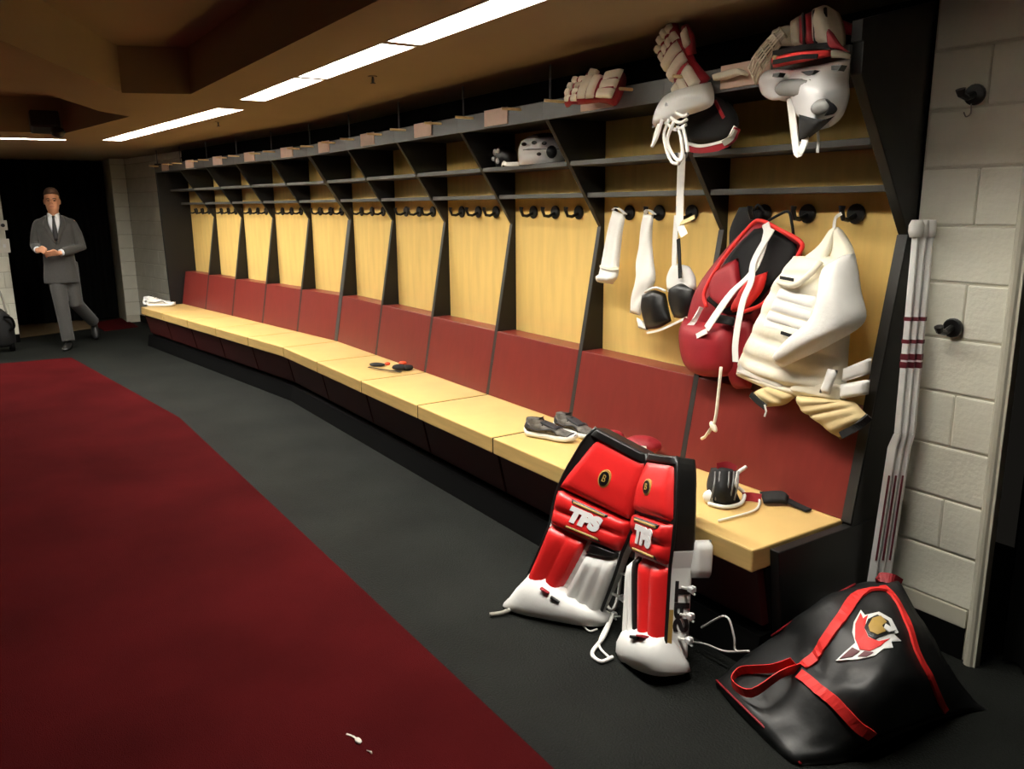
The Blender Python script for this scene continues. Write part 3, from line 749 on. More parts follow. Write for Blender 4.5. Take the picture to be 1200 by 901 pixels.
# team emblem: laid on the face of the bag
def bag_patch(poly, off, mt, name):
    from mathutils.geometry import delaunay_2d_cdt
    n = len(poly); P2 = [V((a, b)) for a, b in poly]; xs_ = [a for a, b in poly]; ys_ = [b for a, b in poly]
    def ins(x, y):
        r_ = False
        for i in range(n):
            (x1, y1), (x2, y2) = poly[i], poly[(i+1) % n]
            if (y1 > y) != (y2 > y) and x < (x2-x1)*(y-y1)/(y2-y1)+x1: r_ = not r_
        return r_
    x = min(xs_)+2
    while x < max(xs_):
        y = min(ys_)+2
        while y < max(ys_):
            if ins(x, y): P2.append(V((x, y)))
            y += 4
        x += 4
    vv, _, ff, _, _, _ = delaunay_2d_cdt(P2, [(i, (i+1) % n) for i in range(n)], [list(range(n))], 1, 1e-4)
    top_ = [bag_hit(q.x, q.y, off+.005)[0] for q in vv]; bot_ = [bag_hit(q.x, q.y, -.002)[0] for q in vv]; k = len(top_)
    m_ = MB(); m_.add(top_+bot_, [tuple(f_) for f_ in ff]+[tuple(k+q for q in f_[::-1]) for f_ in ff]+[(i, k+i, k+(i+1) % n, (i+1) % n) for i in range(n)])
    return m_.build(name, mt, emb)
emb = bag_strap([(1010,740),(1030,748)], .012, 'emblem', 'leather_white', .004)
bag_patch([(1001,730),(1009,716),(1014,722),(1030,718),(1044,726),(1052,742),(1047,744),(1055,752),(1044,753),(1046,760),(1036,761),(1026,769),(1006,774),(980,775),(990,765),(1003,754),(999,742)], .0, 'leather_white', 'emblem_outline')
bag_patch([(1003,733),(1009,720),(1012,727),(1017,723),(1014,738),(1018,748),(1030,753),(1042,750),(1032,758),(1020,764),(1008,762),(1003,750)], .003, 'nylon_red_bright', 'emblem_red')
bag_patch([(985,773),(1000,760),(1008,764),(1000,771)], .003, 'burgundy_print', 'emblem_plume')
bag_patch([(1006,771),(1014,764),(1024,766),(1016,771)], .003, 'burgundy_print', 'emblem_plume')
bag_patch([(1014,738),(1018,728),(1028,723),(1040,730),(1044,742),(1034,746),(1026,750),(1018,746)], .005, 'leather_black', 'emblem_black')
bag_patch([(1018,736),(1022,728),(1031,725),(1038,732),(1032,736),(1036,742),(1028,746),(1021,743)], .008, 'gold', 'emblem_gold')
bag_patch([(1036,734),(1047,741),(1040,743),(1034,739)], .009, 'leather_white', 'emblem_white')
rebase(bag, (.25, -.5, 0))
for ch in emb.children: ch.matrix_parent_inverse = Matrix.Identity(4)

# ------------------------------------------------------------------ sneakers
def sneaker(label, upper, loc, rz, L=.30, group=None, dark='shoe_dark'):
    e_ = empty('sneaker', loc, rz); tag(e_, label, 'shoe', group); s = L/.30
    prof = [(-.14,.030,.02),(-.125,.036,0),(-.07,.036,0),(0,.038,0),(.06,.046,0),(.11,.045,.004),(.145,.028,.014)]
    m_ = MB(); m_.loft([ring((x*s, 0, (.016+z0)*s), (0, w_*s, 0), (0, 0, .016*s), 14, 3.5) for x, w_, z0 in prof]); m_.build('sole', 'leather_white', e_, smooth=True)
    up_ = [(-.138,.024,.055,.03),(-.125,.032,.085,.025),(-.09,.034,.092,.025),(-.04,.034,.082,.025),(.01,.036,.07,.025),(.06,.042,.055,.026),(.105,.040,.043,.028),(.14,.022,.03,.026)]
    m_ = MB(); m_.loft([ring((x*s, 0, (zt+zb)/2*s), (0, w_*s, 0), (0, 0, (zt-zb)/2*s), 14, 2.4) for x, w_, zt, zb in up_]); m_.build('upper', upper, e_, smooth=True)
    m_ = MB(); m_.loft([ring((x*s, 0, z*s), (a*s, 0, 0), (0, b*s, 0), 14, 2.3) for x, z, a, b in ((-.085,.066,.05,.032),(-.088,.082,.052,.033),(-.09,.096,.048,.030))], cap=False); m_.loft([ring((-.088*s, 0, z*s), (a*s, 0, 0), (0, b*s, 0), 14, 2.3) for z, a, b in ((.096,.048,.030),(.092,.036,.021),(.06,.034,.02))]); m_.build('collar', upper, e_, smooth=True)
    m_ = MB(); m_.sheet([[(-.055*s,-.02*s,.095*s),(-.055*s,.02*s,.095*s)],[(-.048*s,-.022*s,.108*s),(-.048*s,.022*s,.108*s)]], 4, 4, .004, d=(1,0,.5)); m_.build('tongue', dark, e_)
    for i in range(4):
        x = (-.03+.026*i)*s; z = (.085-.011*i)*s; MB().tube([(x, -.030*s, z-.014*s), (x+.004, 0, z+.001), (x, .030*s, z-.014*s)], .0035*s, 6, smooth=8).build('lace', dark if upper != 'leather_white' else 'fabric_white', e_, smooth=True)
    for sg in (-1, 1):
        m_ = MB(); m_.tube([(-.11*s, sg*.034*s, .05*s), (-.05*s, sg*.037*s, .045*s), (.03*s, sg*.040*s, .06*s), (.06*s, sg*.041*s, .035*s)], (.004*s), 6, smooth=10); m_.build('side_stripe', dark if upper != 'leather_white' else 'plastic_grey', e_, smooth=True)
    if upper != 'leather_white':
        m_ = MB(); m_.loft([ring((x*s, 0, z*s), (0, w_*s, 0), (0, 0, h_*s), 14, 2.4) for x, w_, z, h_ in ((-.143,.022,.045,.018),(-.128,.034,.058,.03),(-.10,.0355,.05,.022))]); m_.build('heel_counter', dark, e_, smooth=True)
        m_ = MB(); m_.sheet([[(-.045*s,-.026*s,.086*s),(-.045*s,.026*s,.086*s)],[(.0,-.03*s,.074*s),(.0,.03*s,.074*s)],[(.05*s,-.026*s,.058*s),(.05*s,.026*s,.058*s)]], 8, 8, .004, d=(.3,0,1)); m_.build('lace_panel', dark, e_, smooth=True)
    m_ = MB(); m_.loft([ring((.115*s, 0, .034*s), (0, .038*s, 0), (.012*s, 0, .014*s), 12), ring((.143*s, 0, .030*s), (0, .02*s, 0), (.004*s, 0, .01*s), 12)]); m_.build('toe_cap', dark if upper != 'leather_white' else 'leather_white', e_, smooth=True)
p = at_z(657, 513, HB); q = at_z(672, 497, HB)
sneaker('grey running shoe with white sole on the bench, the one nearer the seat edge', 'shoe_grey', (-1.515, -.495, HB+.001), R(24), .30, 'pair of grey running shoes')
sneaker('grey running shoe with white sole on the bench, the one nearer the backrest', 'shoe_grey', (-1.50, -.345, HB+.001), R(6), .30, 'pair of grey running shoes')
a_ = at_z(189, 359, HB); b2 = at_z(192, 356, HB)
sneaker('white sneaker on the last bench seat, nearer the seat edge', 'leather_white', (a_.x, a_.y, HB+.001), R(60), .34, 'pair of white sneakers')
sneaker('white sneaker on the last bench seat, nearer the doorway wall', 'leather_white', (a_.x-.17, a_.y-.02, HB+.001), R(55), .34, 'pair of white sneakers')

# ------------------------------------------------------------------ small things on the seats
e_ = empty('arm_strap'); tag(e_, 'small black and orange padded strap lying on a bench seat', 'strap')
Z = HB+.012
MB().ell(at_z(442,427,Z), (.06,.03,0), (-.02,.04,0), (0,0,.012)).build('pad', 'fabric_black', e_, smooth=True)
m_ = MB(); m_.ell(at_z(468,432,Z)+V((0,0,.012)), (.06,-.02,0), (.02,.05,0), (0,0,.02)); m_.ell(at_z(478,432,Z)+V((0,0,.008)), (.03,.02,0), (-.02,.04,0), (0,0,.022)); m_.build('pad', 'fabric_black', e_, smooth=True)
m_ = MB(); m_.ribbon([at_z(432,430,Z), at_z(450,433,Z), at_z(470,436,Z)], (0,1,0), .02); m_.build('band', 'fabric_black', e_)
MB().ell(at_z(472,430,Z)+V((0,0,.03)), (.03,0,0), (0,.03,0), (0,0,.014)).build('orange_tab', 'orange', e_, smooth=True)
MB().ell(at_z(454,426,Z), (.022,0,0), (0,.022,0), (0,0,.012)).build('orange_tab', 'orange', e_, smooth=True)
rebase(e_, at_z(458, 430, HB))
# red rolled cap behind the pads
e_ = empty('red_cap'); tag(e_, 'red knit cap with white label lying on the bench behind the goalie pads', 'cap')
c = at_y(753, 521, -.335); MB().ell(c, (.075,.05,0), (-.04,.06,0), (0,0,.042), 16, 10).build('crown', 'nylon_red', e_, smooth=True)
m_ = MB(); m_.sheet([[c+V((.03,-.085,.02)), c+V((.075,-.045,.02))],[c+V((.03,-.087,-.005)), c+V((.077,-.045,-.005))]], 4, 4, .004, d=(.6,-.8,0)); m_.build('label_patch', 'fabric_white', e_)
m_ = MB(); m_.ell(at_y(718, 511, -.36), (.05,.03,0), (-.02,.04,0), (0,0,.03)); m_.build('flap', 'nylon_red', e_, smooth=True)
rebase(e_, (c.x, c.y, HB))
# white-framed knee guard
e_ = empty('knee_guard'); tag(e_, 'white-framed black knee guard with red band lying on the end seat', 'knee guard')
def gz(px, py, z): return at_z(px, py, HB+z)
base_ = gz(850, 585, 0)
m_ = MB(); m_.sheet([[gz(833,548,.11), gz(850,548,.13), gz(868,553,.10)], [gz(828,568,.06), gz(848,570,.09), gz(862,570,.06)], [gz(832,588,.012), gz(850,592,.012), gz(868,588,.012)]], 12, 12, .02, d=(.5,-.8,.4)); m_.build('shell', 'fabric_black', e_, smooth=True)
m_ = MB(); m_.tube([gz(830,590,.012), gz(850,594,.012), gz(868,590,.014), gz(872,578,.03), gz(862,568,.07), gz(863,556,.10), gz(874,547,.12)], .008, 8, smooth=30); m_.build('rim', 'leather_white', e_, smooth=True)
for i in range(6):
    x = 836+5.5*i; m_ = MB(); m_.tube([gz(x-3, 586, .03), gz(x+1, 568, .095), gz(x+2, 553, .125)], .0035, 6, smooth=10); m_.build('rib', 'plastic_grey', e_, smooth=True)
m_ = MB(); m_.ribbon([gz(840,547,.13), gz(852,545,.135), gz(862,550,.12)], (0,.5,1), .03); m_.build('red_band', 'nylon_red', e_)
m_ = MB(); m_.ribbon([gz(870,582,.02), gz(880,582,.02), gz(892,584,.02)], (0,.4,1), .035); m_.build('red_band', 'nylon_red', e_)
m_ = MB(); m_.ell(gz(834,582,.03), (.03,.01,0), (0,.03,0), (0,0,.03)); m_.build('white_pad', 'leather_white', e_, smooth=True)
m_ = MB(); m_.tube([gz(889,580,.02), gz(890,590,.009), gz(884,598,.009), gz(862,605,.009), gz(842,610,.009)], .005, 6, smooth=24); m_.build('cord', 'fabric_white', e_, smooth=True)
m_ = MB(); m_.sheet([[gz(890,576,.03), gz(895,590,.012)], [gz(915,575,.04), gz(915,590,.012)], [gz(925,581,.03), gz(922,591,.010)]], 8, 8, .02, d=(.4,-.6,.6)); m_.build('black_cuff', 'fabric_black', e_, smooth=True)
m_ = MB(); m_.ribbon([gz(918,584,.02), gz(932,591,.012), gz(948,598,.010)], (.3,1,.0), .03, .008); m_.build('black_strap', 'fabric_black', e_)
rebase(e_, (base_.x, base_.y, HB))

# ------------------------------------------------------------------ chest protector on the end stall
def yy(px, py, y): return at_y(px, py, y)
cpz = empty('chest_protector'); tag(cpz, 'cream quilted goalie chest protector with arms hanging from a hook', 'chest protector')
Y = -.20
def quilt(n, amp, base): return lambda u, v: base*(1-.35*(2*u-1)**2)+amp*abs(math.sin(math.pi*n*v))**.6
m_ = MB(); m_.sheet([[yy(930,300,Y),yy(968,300,Y),yy(1000,300,Y+.03)], [yy(906,336,Y-.02),yy(952,340,Y-.02),yy(1000,345,Y)], [yy(886,378,Y-.03),yy(940,392,Y-.03),yy(995,408,Y)], [yy(868,418,Y-.02),yy(925,436,Y-.02),yy(992,450,Y)], [yy(862,440,Y-.01),yy(920,462,Y-.01),yy(990,473,Y)]], 22, 44, quilt(7, .022, .045), back=.03); m_.build('torso', 'fabric_cream', cpz, smooth=True)
# vertical seams / raised chest blocks
m_ = MB(); m_.sheet([[yy(915,335,Y-.07),yy(958,348,Y-.07)], [yy(902,362,Y-.075),yy(955,378,Y-.07)], [yy(892,385,Y-.075),yy(945,402,Y-.07)]], 14, 24, quilt(4, .012, .014)); m_.build('chest_block', 'fabric_white', cpz, smooth=True)
m_ = MB(); m_.sheet([[yy(868,420,Y-.05),yy(925,440,Y-.06)], [yy(864,437,Y-.05),yy(922,459,Y-.05)]], 16, 10, .02); m_.build('belly_block', 'fabric_white', cpz, smooth=True)
m_ = MB(); m_.sheet([[yy(930,440,Y-.05),yy(988,452,Y-.03)], [yy(925,458,Y-.05),yy(990,471,Y-.03)]], 16, 10, .025); m_.build('belly_block', 'fabric_cream', cpz, smooth=True)
m_ = MB(); m_.sheet([[yy(970,432,Y-.09),yy(982,434,Y-.09)], [yy(960,460,Y-.09),yy(972,463,Y-.09)]], 4, 6, .008); m_.build('tab', 'fabric_white', cpz, smooth=True)
# shoulder yoke up to the hook
m_ = MB(); m_.sheet([[yy(976,266,Y+.06),yy(982,266,Y+.06)], [yy(962,286,Y+.03),yy(975,290,Y+.02)], [yy(938,304,Y),yy(965,312,Y-.02)]], 8, 10, .022, back=.02); m_.build('yoke', 'fabric_cream', cpz, smooth=True)
m_ = MB(); m_.sheet([[yy(977,266,Y+.06),yy(983,266,Y+.06)], [yy(977,288,Y+.04),yy(998,288,Y+.05)], [yy(970,308,Y-.01),yy(1004,304,Y+.02)]], 8, 10, .022, back=.02); m_.build('yoke', 'fabric_cream', cpz, smooth=True)
m_ = MB(); m_.ribbon([yy(986,250,-.13), yy(979,256,-.13), yy(977,270,-.15)], (1,0,0), .012); m_.build('hang_loop', 'fabric_white', cpz)
m_ = MB(); m_.tube([yy(912,330,Y-.08), yy(930,334,Y-.10), yy(948,322,Y-.09), yy(962,306,Y-.06)], .012, 8, smooth=16); m_.build('collar', 'fabric_cream', cpz, smooth=True)
m_ = MB(); m_.ribbon([yy(914,325,Y-.095), yy(930,328,Y-.112)], (0,0,1), .012); m_.build('collar_label', 'fabric_black', cpz)
m_ = MB(); m_.box(-.03, .03, -.004, .004, -.006, .006, Matrix.Translation(yy(923,392,Y-.10)) @ Matrix.Rotation(R(8), 4, 'Y')); m_.build('vent', 'fabric_black', cpz)
# near arm, folded across
m_ = MB(); m_.sheet([[yy(966,312,Y-.07),yy(985,300,Y-.04),yy(1002,297,Y+.0)], [yy(963,345,Y-.10),yy(985,342,Y-.09),yy(1008,340,Y-.03)], [yy(952,372,Y-.11),yy(985,382,Y-.10),yy(1013,376,Y-.04)], [yy(928,395,Y-.11),yy(950,402,Y-.11),yy(975,403,Y-.07)], [yy(906,420,Y-.10),yy(910,426,Y-.10),yy(916,431,Y-.10)]], 14, 22, .055, back=.03); m_.build('arm', 'fabric_white', cpz, smooth=True)
m_ = MB(); m_.sheet([[yy(988,432,Y-.05),yy(1022,418,Y-.045)], [yy(986,448,Y-.05),yy(1020,438,Y-.045)]], 8, 8, .02); m_.build('arm_end', 'fabric_white', cpz, smooth=True)
m_ = MB(); m_.sheet([[yy(985,450,Y-.05),yy(1020,444,Y-.045)], [yy(984,468,Y-.05),yy(1018,462,Y-.045)]], 8, 8, .025); m_.build('arm_end', 'fabric_white', cpz, smooth=True)
# cuffs under the body
m_ = MB(); m_.sheet([[yy(932,462,Y-.05),yy(985,468,Y-.045)], [yy(940,480,Y-.04),yy(1000,470,Y-.045)], [yy(958,493,Y-.05),yy(1010,480,Y-.05)], [yy(985,515,Y-.05),yy(1020,490,Y-.05)]], 12, 18, quilt(4, .015, .035)); m_.build('cuff', 'fabric_cream_dark', cpz, smooth=True)
m_ = MB(); m_.ribbon([yy(986,510,Y-.11), yy(1004,500,Y-.11), yy(1019,488,Y-.09)], (.3,0,1), .026, .012); m_.build('cuff_band', 'fabric_black', cpz)
m_ = MB(); m_.sheet([[yy(905,450,Y-.04),yy(935,462,Y-.04)], [yy(890,456,Y-.05),yy(920,474,Y-.05)], [yy(878,463,Y-.05),yy(897,477,Y-.05)]], 10, 12, quilt(3, .012, .03)); m_.build('cuff', 'fabric_cream_dark', cpz, smooth=True)
m_ = MB(); m_.ribbon([yy(880,462,Y-.10), yy(888,470,Y-.10), yy(897,477,Y-.10)], (-.6,0,1), .022, .010); m_.build('cuff_band', 'fabric_black', cpz)
m_ = MB(); m_.tube([yy(896,474,Y-.11), yy(898,482,Y-.11), yy(896,488,Y-.11)], .004, 6); m_.build('cord', 'fabric_white', cpz)
rebase(cpz, yy(940, 440, Y))

# ------------------------------------------------------------------ red goalie pants
gp = empty('goalie_pants'); tag(gp, 'red padded goalie pants with black lining and white suspenders hanging from a hook', 'hockey pants')
Y = -.17
m_ = MB(); m_.sheet([[yy(878,262,Y+.08),yy(905,262,Y+.07),yy(940,284,Y+.06)], [yy(845,298,Y+.05),yy(890,300,Y+.05),yy(936,312,Y+.05)], [yy(815,340,Y),yy(860,345,Y),yy(905,350,Y+.04)], [yy(802,385,Y-.02),yy(840,392,Y-.02),yy(882,395,Y+.02)]], 14, 18, .03, back=.05); m_.build('waist_shell', 'nylon_red', gp, smooth=True)
m_ = MB(); m_.sheet([[yy(884,268,Y+.03),yy(905,268,Y+.03),yy(934,287,Y+.03)], [yy(855,298,Y+.01),yy(890,305,Y+.01),yy(928,312,Y+.02)], [yy(835,335,Y-.02),yy(862,345,Y-.02),yy(900,340,Y)], [yy(828,352,Y-.04),yy(850,368,Y-.04),yy(880,368,Y-.02)]], 12, 14, .012); m_.build('lining', 'fabric_black', gp, smooth=True)
m_ = MB(); m_.tube([yy(828,360,Y-.07), yy(826,340,Y-.06), yy(850,300,Y-.03), yy(880,264,Y+.0), yy(893,259,Y), yy(915,270,Y), yy(938,283,Y), yy(937,296,Y), yy(915,330,Y-.02), yy(895,355,Y-.04), yy(870,366,Y-.06)], .0085, 8, smooth=50); m_.build('piping', 'nylon_red_bright', gp, smooth=True)
m_ = MB(); m_.sheet([[yy(838,315,Y-.02),yy(865,302,Y-.01)], [yy(832,345,Y-.04),yy(868,330,Y-.03)], [yy(850,362,Y-.05),yy(872,350,Y-.04)]], 10, 10, .03); m_.build('inner_pad', 'nylon_red', gp, smooth=True)
m_ = MB(); m_.sheet([[yy(880,325,Y-.02),yy(900,318,Y-.01)], [yy(862,352,Y-.04),yy(894,340,Y-.03)], [yy(858,366,Y-.05),yy(876,362,Y-.05)]], 10, 10, .03); m_.build('inner_pad', 'nylon_red_bright', gp, smooth=True)
m_ = MB(); m_.sheet([[yy(842,368,Y-.07),yy(862,372,Y-.07)], [yy(838,378,Y-.08),yy(860,382,Y-.08)]], 6, 6, .02); m_.build('spine_pad', 'fabric_black', gp, smooth=True)
m_ = MB(); m_.sheet([[yy(802,372,Y-.02),yy(830,378,Y-.05),yy(858,380,Y-.04)], [yy(800,395,Y-.03),yy(828,402,Y-.06),yy(860,402,Y-.05)], [yy(806,422,Y-.03),yy(830,430,Y-.06),yy(858,430,Y-.04)], [yy(820,438,Y-.01),yy(838,442,Y-.02),yy(858,440,Y-.01)]], 12, 14, .06, back=.05); m_.build('leg', 'nylon_red', gp, smooth=True)
m_ = MB(); m_.sheet([[yy(850,380,Y-.02),yy(880,370,Y)], [yy(852,410,Y-.02),yy(885,400,Y)], [yy(855,440,Y-.02),yy(884,440,Y)], [yy(862,456,Y),yy(880,455,Y-.02)]], 12, 14, .025, back=.012); m_.build('leg', 'nylon_red', gp, smooth=True)
m_ = MB(); m_.ribbon([yy(897,262,Y-.01), yy(898,275,Y-.02), yy(884,315,Y-.06), yy(856,345,Y-.10), yy(828,385,Y-.12)], (1,0,.5), .035, .004, 24); m_.build('suspender', 'fabric_white', gp)
m_ = MB(); m_.ribbon([yy(905,268,Y-.02), yy(884,305,Y-.06), yy(880,330,Y-.09), yy(870,355,Y-.11), yy(862,400,Y-.12), yy(862,424,Y-.12)], (1,0,.2), .030, .004, 24); m_.build('suspender', 'fabric_white', gp)
m_ = MB(); m_.ribbon([yy(822,360,Y-.06), yy(812,378,Y-.08), yy(802,388,Y-.08), yy(810,396,Y-.10), yy(828,388,Y-.13)], (.3,0,1), .022, .006, 20); m_.build('suspender_end', 'fabric_white', gp)
m_ = MB(); m_.tube([yy(845,430,Y-.12), yy(842,460,Y-.12), yy(838,492,Y-.12), yy(830,508,Y-.12)], .007, 6, smooth=20); m_.ell(yy(836,500,Y-.12), (.018,0,0), (0,.012,0), (-.012,0,.022)); m_.tube([yy(836,498,Y-.12), yy(826,512,Y-.12), yy(822,514,Y-.12)], .007, 6); m_.build('drawstring', 'fabric_cream', gp, smooth=True)
m_ = MB(); m_.tube([yy(898,260,Y+.02), yy(912,252,-.10), yy(924,248,-.12), yy(928,262,Y+.04), yy(930,278,Y+.05)], .006, 6, smooth=20); m_.build('hang_strap', 'fabric_black', gp, smooth=True)
rebase(gp, yy(855, 440, Y))
# black garment behind the pants
e_ = empty('black_undershirt'); tag(e_, 'black garment hanging on the hook behind the red goalie pants', 'shirt')
m_ = MB(); m_.sheet([[yy(866,243,-.09),yy(880,243,-.09),yy(896,248,-.09)], [yy(855,270,-.08),yy(870,270,-.09),yy(884,270,-.08)], [yy(855,298,-.085),yy(862,305,-.09),yy(870,305,-.085)], [yy(850,318,-.10),yy(858,326,-.10),yy(866,326,-.09)]], 10, 14, .015, back=.012); m_.build('cloth', 'fabric_black', e_, smooth=True)
m_ = MB(); m_.tube([yy(884,246,-.09), yy(888,240,-.115), yy(894,246,-.10)], .005, 6, smooth=10); m_.build('loop', 'fabric_black', e_)
rebase(e_, yy(852, 330, -.07))

# ------------------------------------------------------------------ straps and knee pads in the second stall
e_ = empty('white_strap'); tag(e_, 'short white padded strap on the hook next to the divider', 'strap'); Y = -.13
m_ = MB(); m_.sheet([[yy(718,246,Y),yy(733,252,Y)], [yy(712,275,Y),yy(729,278,Y)], [yy(706,305,Y),yy(726,308,Y)], [yy(702,322,Y-.01),yy(724,324,Y-.01)], [yy(702,331,Y),yy(718,333,Y)]], 8, 22, lambda u, v: .012+.010*abs(math.sin(3*math.pi*u))+(.02 if v > .75 else 0), back=.012); m_.build('padded_band', 'fabric_white', e_, smooth=True)
m_ = MB(); m_.ribbon([yy(717,246,Y-.01), yy(724,244,Y+.01), yy(733,251,Y-.01)], (0,1,0), .02); m_.build('loop', 'fabric_white', e_)
m_ = MB(); m_.ribbon([yy(703,312,Y-.03), yy(714,315,Y-.035), yy(725,314,Y-.03)], (0,0,1), .012); m_.build('elastic', 'fabric_cream', e_); rebase(e_, yy(714, 320, Y))
e_ = empty('white_strap'); tag(e_, 'long crumpled white strap hanging from the middle hook behind black knee pads', 'strap')
m_ = MB(); m_.sheet([[yy(754,250,Y),yy(766,252,Y)], [yy(751,275,Y),yy(764,278,Y)], [yy(746,305,Y),yy(766,305,Y)], [yy(745,325,Y-.01),yy(768,328,Y-.01)], [yy(741,345,Y),yy(758,350,Y)], [yy(738,366,Y),yy(750,370,Y)]], 8, 26, lambda u, v: .012+.008*abs(math.sin(9*v+4*u)), back=.012); m_.build('padded_band', 'fabric_white', e_, smooth=True)
m_ = MB(); m_.ribbon([yy(755,250,Y-.01), yy(760,246,Y+.01), yy(767,251,Y-.01)], (0,1,0), .02); m_.build('loop', 'fabric_white', e_)
m_ = MB(); m_.sheet([[yy(746,372,Y),yy(752,375,Y)], [yy(748,384,Y),yy(760,388,Y)]], 5, 6, .01); m_.build('loose_end', 'fabric_white', e_, smooth=True); rebase(e_, yy(750, 350, Y))
e_ = empty('knee_pads'); tag(e_, 'pair of joined black and white knee pads hanging from the hook by the red pants', 'knee pads'); Y = -.15
m_ = MB(); m_.sheet([[yy(752,346,Y),yy(766,340,Y-.02),yy(780,344,Y)], [yy(751,362,Y),yy(768,360,Y-.03),yy(783,362,Y)], [yy(757,386,Y),yy(772,384,Y-.02),yy(787,376,Y)]], 12, 12, .016, back=.02); m_.build('pad', 'leather_black', e_, smooth=True)
m_ = MB(); m_.sheet([[yy(784,336,Y),yy(798,332,Y-.02),yy(814,336,Y)], [yy(783,352,Y),yy(800,352,Y-.03),yy(815,354,Y)], [yy(790,372,Y),yy(800,373,Y-.02),yy(812,368,Y)]], 12, 12, .016, back=.02); m_.build('pad', 'leather_black', e_, smooth=True)
m_ = MB(); m_.sheet([[yy(789,308,Y),yy(808,312,Y)], [yy(781,325,Y),yy(815,325,Y)], [yy(782,342,Y),yy(816,340,Y)]], 10, 10, .02); m_.build('white_cup', 'fabric_white', e_, smooth=True)
m_ = MB(); m_.ribbon([yy(795,280,Y), yy(796,300,Y-.02), yy(797,326,Y-.035)], (1,0,0), .018, .005); m_.build('black_band', 'fabric_black', e_)
m_ = MB(); m_.ribbon([yy(793,252,-.125), yy(791,285,Y), yy(790,315,Y-.01)], (1,0,0), .028, .005); m_.build('hang_strap', 'fabric_white', e_)
m_ = MB(); m_.tube([yy(756,342,Y-.03), yy(768,337,Y-.045), yy(780,341,Y-.03)], .006, 6, smooth=10); m_.build('rim', 'fabric_white', e_, smooth=True)
m_ = MB(); m_.ribbon([yy(758,390,Y-.02), yy(775,386,Y-.03), yy(805,372,Y-.03)], (0,0,1), .010); m_.build('lower_band', 'fabric_white', e_); rebase(e_, yy(785, 360, Y))
e_ = empty('long_strap'); tag(e_, 'long white webbing strap dangling from the top rail across both shelves', 'strap')
m_ = MB(); m_.ribbon([yy(799,180,-.43), yy(798,205,-.40), yy(797,235,-.37), yy(797,262,-.36), yy(802,276,-.36)], (1,.2,0), .034, .004, 24); m_.build('webbing', 'fabric_white', e_)
m_ = MB(); m_.ribbon([yy(797,262,-.36), yy(806,258,-.36), yy(814,254,-.36)], (0,.2,1), .016, .004, 10); m_.build('buckle_end', 'fabric_cream_dark', e_); rebase(e_, yy(797, 262, -.36))

# ------------------------------------------------------------------ gloves and gear on top of the lockers
def hockey_glove(label, mx, white='fabric_cream'):
    """fingers along +x, back of the hand up (+z)"""
    e_ = empty('hockey_glove'); e_.matrix_world = mx; tag(e_, label, 'glove')
    m_ = MB(); m_.loft([ring((x, 0, z), (0, w_, 0), (0, 0, h_), 16, 2.8) for x, w_, h_, z in ((-.16,.085,.045,.05),(-.12,.075,.042,.05),(-.06,.062,.036,.045),(.0,.07,.036,.045),(.06,.072,.032,.04))]); m_.build('palm', 'nylon_red', e_, smooth=True)
    for i in range(4):
        y = -.054+.036*i; ln = (.085, .10, .098, .08)[i]
        m_ = MB(); m_.tube([(.05, y, .042), (.05+ln*.5, y*1.05, .046), (.05+ln*.85, y*1.05, .03), (.05+ln, y*1.05, .012)], [.020, .020, .019, .014], 10); m_.build('finger', 'nylon_red', e_, smooth=True)
        for (a, b) in ((.045, .05+ln*.42), (.05+ln*.5, .05+ln*.85)):
            m_ = MB(); m_.sheet([[(a, y-.017, .055), (a, y+.017, .055)], [(b, y-.017, .056), (b, y+.017, .056)]], 6, 8, .018, d=(.1,0,1)); m_.build('finger_roll', white, e_, smooth=True)
    for j in range(2):
        m_ = MB(); x0 = -.055+.05*j; m_.sheet([[(x0, -.066, .068), (x0, 0, .074), (x0, .066, .068)], [(x0+.046, -.068, .068), (x0+.046, 0, .074), (x0+.046, .068, .068)]], 14, 8, .022, d=(0,0,1)); m_.build('back_roll', white, e_, smooth=True)
    for s in (-1, 0, 1):
        m_ = MB(); m_.sheet([[(-.17, s*.056-.026, .082), (-.17, s*.056+.026, .082)], [(-.07, s*.046-.022, .076), (-.07, s*.046+.022, .076)]], 8, 10, .022, d=(0,0,1)); m_.build('cuff_roll', white, e_, smooth=True)
    m_ = MB(); m_.tube([(-.03, -.06, .035), (.02, -.095, .035), (.07, -.10, .03)], [.022, .022, .016], 10); m_.build('thumb', 'nylon_red', e_, smooth=True)
    m_ = MB(); m_.sheet([[(-.01, -.105, .05), (-.01, -.065, .055)], [(.055, -.122, .045), (.055, -.085, .048)]], 6, 8, .018, d=(0,-.4,1)); m_.build('thumb_roll', white, e_, smooth=True)
    return e_
def pose(p, x, z, s=1.):
    x = V(x).normalized(); z = V(z); y = z.cross(x).normalized(); z = x.cross(y); m_ = Matrix((x*s, y*s, z*s)).transposed().to_4x4(); m_.translation = p; return m_
hockey_glove('red and white hockey glove resting on the rail pegs, apart from other gear', pose(yy(697, 113, -.475), (-.93, -.30, .06), (.28, -.78, .55), .9))
hockey_glove('red and white hockey glove standing upright on the top rail above the white lace-up guard', pose(yy(806, 68, -.38), (-.55, -.1, .8), (-.2, -.95, -.1), 1.0))

